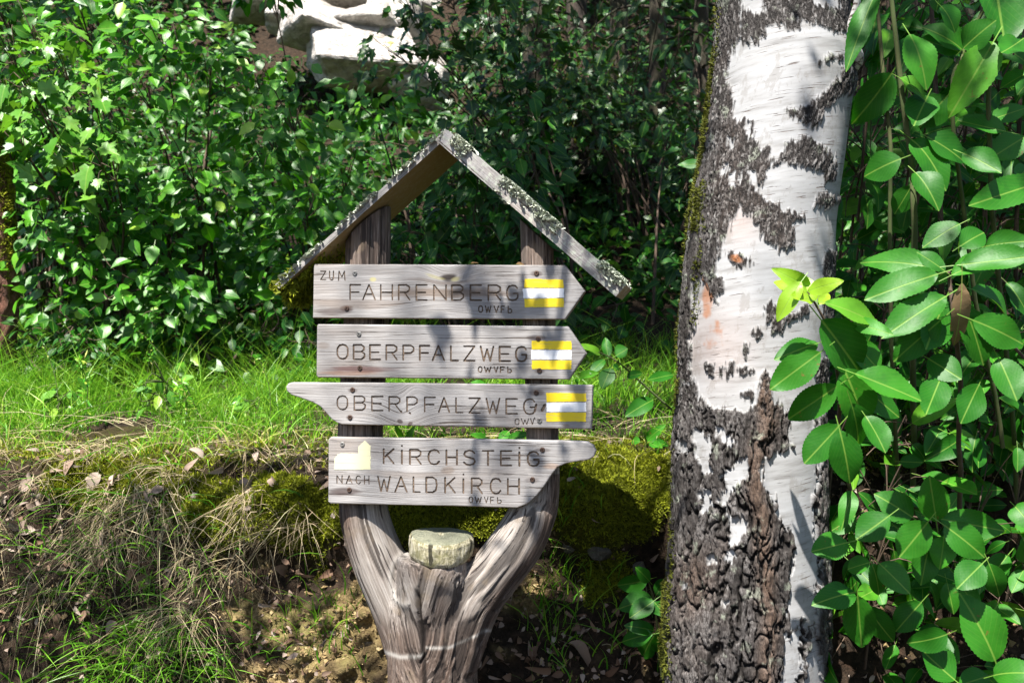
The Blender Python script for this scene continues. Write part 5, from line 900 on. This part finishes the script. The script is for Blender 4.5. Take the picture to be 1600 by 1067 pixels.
C_ = [((1553, -40), (1568, 70), 74, .25), ((1552, 66), (1503, 152), 50, .95), ((1421, 54), (1459, 114), 46, .9), ((1393, 115), (1345, 187), 50, .35), ((1372, -18), (1324, 84), 30, .4), ((1424, 218), (1488, 268), 50, .3), ((1448, 214), (1512, 246), 40, .2), ((1408, 248), (1350, 270), 42, .3), ((1606, 114), (1563, 136), 26, .6), ((1606, 168), (1540, 190), 26, .6), ((1572, 206), (1498, 190), 32, .5), ((1602, 214), (1548, 246), 40, .6), ((1625, 285), (1521, 318), 44, .5), ((1505, 76), (1548, 34), 40, .4), ((1503, 78), (1458, 36), 36, .4), ((1500, 82), (1440, 60), 30, .5), ((1430, 270), (1470, 308), 40, .3), ((1425, 290), (1398, 334), 30, .3), ((1406, 122), (1450, 146), 26, .95), ((1450, 150), (1430, 190), 44, .3), ((1480, 150), (1440, 195), 44, .25), ((1505, 240), (1560, 262), 36, .3), ((1600, 60), (1560, 90), 34, .5), ((1470, 10), (1500, 40), 34, .4)]
willow('tall willow with upright green stems right of the birch top', (1.0, .0, .0), [([(1440, 1500, .05), (1432, 900, .05), (1426, 400, .02), (1420, 250, 0), (1405, 130, 0), (1395, 40, 0), (1388, -60, 0)], 0.009, .005), ([(1400, 1500, .1), (1400, 700, .1), (1390, 300, .06), (1376, 80, .05), (1366, -60, .05)], .006, .004), ([(1560, 700, .05), (1490, 200, 0), (1505, 80, 0), (1540, 10, 0)], .006, .003), ([(1600, 900, .05), (1545, 250, 0), (1560, 90, 0), (1575, -60, 0)], .007, .004)], C_, -.02, [], None, 'stem')
D_ = [((1463, 815), (1454, 748), 42, .7), ((1468, 810), (1568, 828), 40, .5), ((1475, 820), (1541, 866), 44, .4), ((1450, 815), (1408, 868), 46, .5), ((1475, 838), (1471, 881), 36, .9), ((1452, 845), (1440, 912), 38, .35), ((1426, 808), (1380, 776), 42, .4), ((1390, 805), (1340, 842), 42, .25), ((1325, 847), (1271, 860), 38, .6), ((1374, 880), (1419, 922), 36, .6), ((1362, 880), (1382, 928), 30, .6), ((1360, 878), (1324, 888), 26, .6), ((1340, 930), (1346, 1007), 44, .4), ((1335, 925), (1287, 932), 38, .2), ((1352, 945), (1397, 1007), 34, .25), ((1555, 1032), (1520, 940), 60, .6), ((1552, 1055), (1605, 1040), 38, .5), ((1545, 1055), (1500, 1070), 34, .5), ((1535, 880), (1498, 916), 40, .2), ((1545, 880), (1568, 934), 30, .3), ((1492, 1062), (1440, 1018), 48, .3), ((1585, 790), (1610, 815), 34, .6), ((1598, 840), (1620, 880), 40, .6), ((1440, 940), (1400, 985), 36, .15), ((1480, 990), (1430, 1010), 36, .15)]
willow('low willow shoot with broad leaves in shade right of birch base', (.9, -.05, .0), [([(1470, 1500, -.05), (1480, 1000, -.05), (1470, 850, -.08), (1462, 812, -.1)], .006, .002), ([(1460, 812, -.1), (1420, 806, -.08), (1380, 800, -.05)], .003, .002), ([(1560, 1300, -.1), (1553, 1060, -.1), (1556, 1030, -.1)], .005, .002), ([(1440, 1200, 0), (1400, 920, -.05), (1345, 860, -.07)], .004, .002)], D_, -.09, [])
fl = [(p, int(R.randint(7, 16)), R.uniform(.12, .24)) for p in region(84, 1330, 1680, -40, 640, .3, .95)] + [(p, int(R.randint(7, 16)), R.uniform(.12, .24)) for p in region(58, 1310, 1690, 560, 1140, .2, .9)]
fl2 = [(p, 22, .32) for p in region(60, 1310, 1720, -60, 1100, 1.0, 2.0)]
willow('willow thicket filling the middle distance right of the birch', (1.15, .6, .5), [([(1440, 1100, .5), (1470, 500, .5), (1455, 0, .5)], .010, .006), ([(1520, 1100, .6), (1540, 500, .6), (1530, -40, .6)], .009, .006), ([(1580, 900, .5), (1590, 300, .5), (1600, -40, .5)], .008, .005)], [], .6, fl)
willow('darkest willow thicket at the back right behind the others', (1.7, 1.5, 1.2), [([(u, 800, 1.4), (u + 8, 300, 1.4), (u + R.uniform(-15, 15), -60, 1.4)], .008, .006) for u in (1340, 1362, 1385, 1440, 1475, 1500, 1560)], [], 1.5, fl2)
# little plants by the boards and at the birch foot, the single leaf left of the birch
def seedling(label, root, lst, Y, stems, mk='willow'):
    t = thing('willow_seedling', label, 'plant', root, 0, 'seedlings round the birch'); rt = np.asarray(root, float); e = MB(); hero(lst, Y, e); s_ = MB()
    for V in e.v: V -= rt
    for pts in stems: P = smooth_path([px(*a_) - rt for a_ in pts], 4); tube(s_, P, np.linspace(.004, .0015, len(P)), 6, False)
    e.build('foliage', M[mk], t); s_.build('stems', M['stem'], t)
seedling('seedling with dark oval leaves right of the second board', (.35, .75, 1.2), [((938, 555), (912, 535), 14, .99), ((950, 560), (946, 528), 14, .4), ((962, 556), (980, 545), 22, .5), ((955, 575), (942, 600), 22, .4), ((958, 575), (975, 572), 14, .4), ((980, 588), (1002, 583), 13, .3), ((1052, 585), (1015, 592), 16, .3), ((1020, 625), (984, 642), 24, .3), ((945, 562), (925, 575), 14, .4), ((935, 552), (918, 556), 10, .99), ((905, 590), (922, 580), 13, .95), ((903, 592), (898, 600), 8, .9)], .75, [[(1050, 640, .75), (1010, 605, .75), (965, 565, .75), (935, 550, .75)]])
seedling('bright seedling in the grass below the second seedling', (.37, .72, 1.2), [((1000, 690), (985, 686), 12, .9), ((1010, 688), (1030, 668), 14, .9), ((1015, 692), (1035, 700), 12, .9), ((1018, 690), (1045, 692), 12, .4)], .68, [[(1012, 705, .7), (1010, 688, .68)]])
seedling('seedling at the left foot of the birch above a leafier one', (.33, .33, .8), [((1012, 905), (965, 918), 26, .4), ((1015, 908), (1000, 890), 18, .5), ((1020, 935), (970, 945), 30, .35), ((1022, 938), (985, 965), 26, .25), ((1025, 930), (1040, 905), 20, .3), ((1022, 940), (1040, 960), 24, .2)], .27, [[(1030, 1010, .33), (1022, 940, .29), (1012, 905, .27)]])
seedling('lowest seedling with pointed leaves left of the birch base', (.32, .3, .7), [((1020, 990), (968, 998), 26, .45), ((1022, 992), (998, 1030), 28, .5), ((1025, 990), (1040, 1020), 26, .3), ((1022, 985), (985, 975), 20, .3)], .25, [[(1035, 1060, .3), (1022, 990, .26)]])
seedling('leafy seedling seen in the gap between the two lowest boards', (0, .62, 1.15), [((765, 690), (742, 676), 14, .9), ((780, 690), (795, 672), 14, .8), ((632, 690), (618, 668), 8, .95), ((634, 690), (645, 668), 8, .95), ((790, 690), (812, 674), 14, .8), ((760, 600), (740, 594), 8, .9)], .62, [[(775, 710, .62), (775, 690, .62)], [(633, 705, .62), (633, 688, .62)]])
seedling('single teal leaf poking out left of the birch', (.55, .6, 1.2), [((1104, 255), (1061, 259), 14, .3)], .5, [[(1130, 262, .5), (1104, 255, .5)]])
# tall weeds and seed stalks standing in the grass at the left
for u, v, lab in ((262, 606, 'broad-leaved pale weed standing in the grass left of the boards'), (105, 618, 'broad-leaved pale weed near the left end of the grass'), (395, 640, 'small leafy weed low in the grass near the third board')):
    c = px(u, v, 1.05); shrub('weed', lab, 'weed', (c[0], 1.05, 1.25), [c + R.normal(0, .03, 3) for _ in range(3)], M['maple_sun'], .05, 'bush', 9, .06, .55, 'stem')
def stalk(u, v0, u1, v1, Y, lab, kind):
    r0 = px(u, v0, Y); t = thing('grass_stalk' if kind == 'seed' else 'goosegrass', lab, 'weed', tuple(r0)); s_ = MB(); P = smooth_path([r0 - r0, (px(u, v0, Y) * .5 + px(u1, v1, Y) * .5) - r0 + [.02, 0, .03], px(u1, v1, Y) - r0], 6); tube(s_, P, np.linspace(.0016, .0007, len(P)), 5, False); s_.build('stem', M['straw'] if False else M['stem'], t); f = MB()
    n = 26 if kind == 'seed' else 90; q_ = R.uniform(.72 if kind == 'seed' else .1, 1, n); c = np.stack([np.interp(q_, np.linspace(0, 1, len(P)), P[:, i]) for i in range(3)], -1)
    add_leaves(f, c + R.normal(0, .008, (n, 3)), R.normal(0, 1, (n, 3)) + [0, -.2, .2], R.normal(0, .6, (n, 3)) + [0, -.5, .8], R.uniform(.008, .014, n) if kind == 'seed' else R.uniform(.018, .035, n), .004 if kind == 'seed' else .008, 'small', .2, .2); f.build('seed_head' if kind == 'seed' else 'leaves', M['grass'], t)
for a_ in [(95, 690, 60, 520, 1.0, 'thin grass stalk leaning left near the left margin', 'seed'), (330, 690, 210, 510, 1.0, 'grass stalk leaning far left over the tall weed', 'seed'), (200, 690, 235, 545, 1.1, 'short upright grass stalk between the weeds', 'seed'), (420, 690, 405, 560, 1.0, 'slim grass stalk near the rounded tip of third board', 'seed'), (130, 690, 125, 560, .95, 'bushy light green weed standing in the left grass', 'weed'), (285, 690, 280, 600, .95, 'shorter bushy weed right of the tall weed', 'weed')]: stalk(*a_)
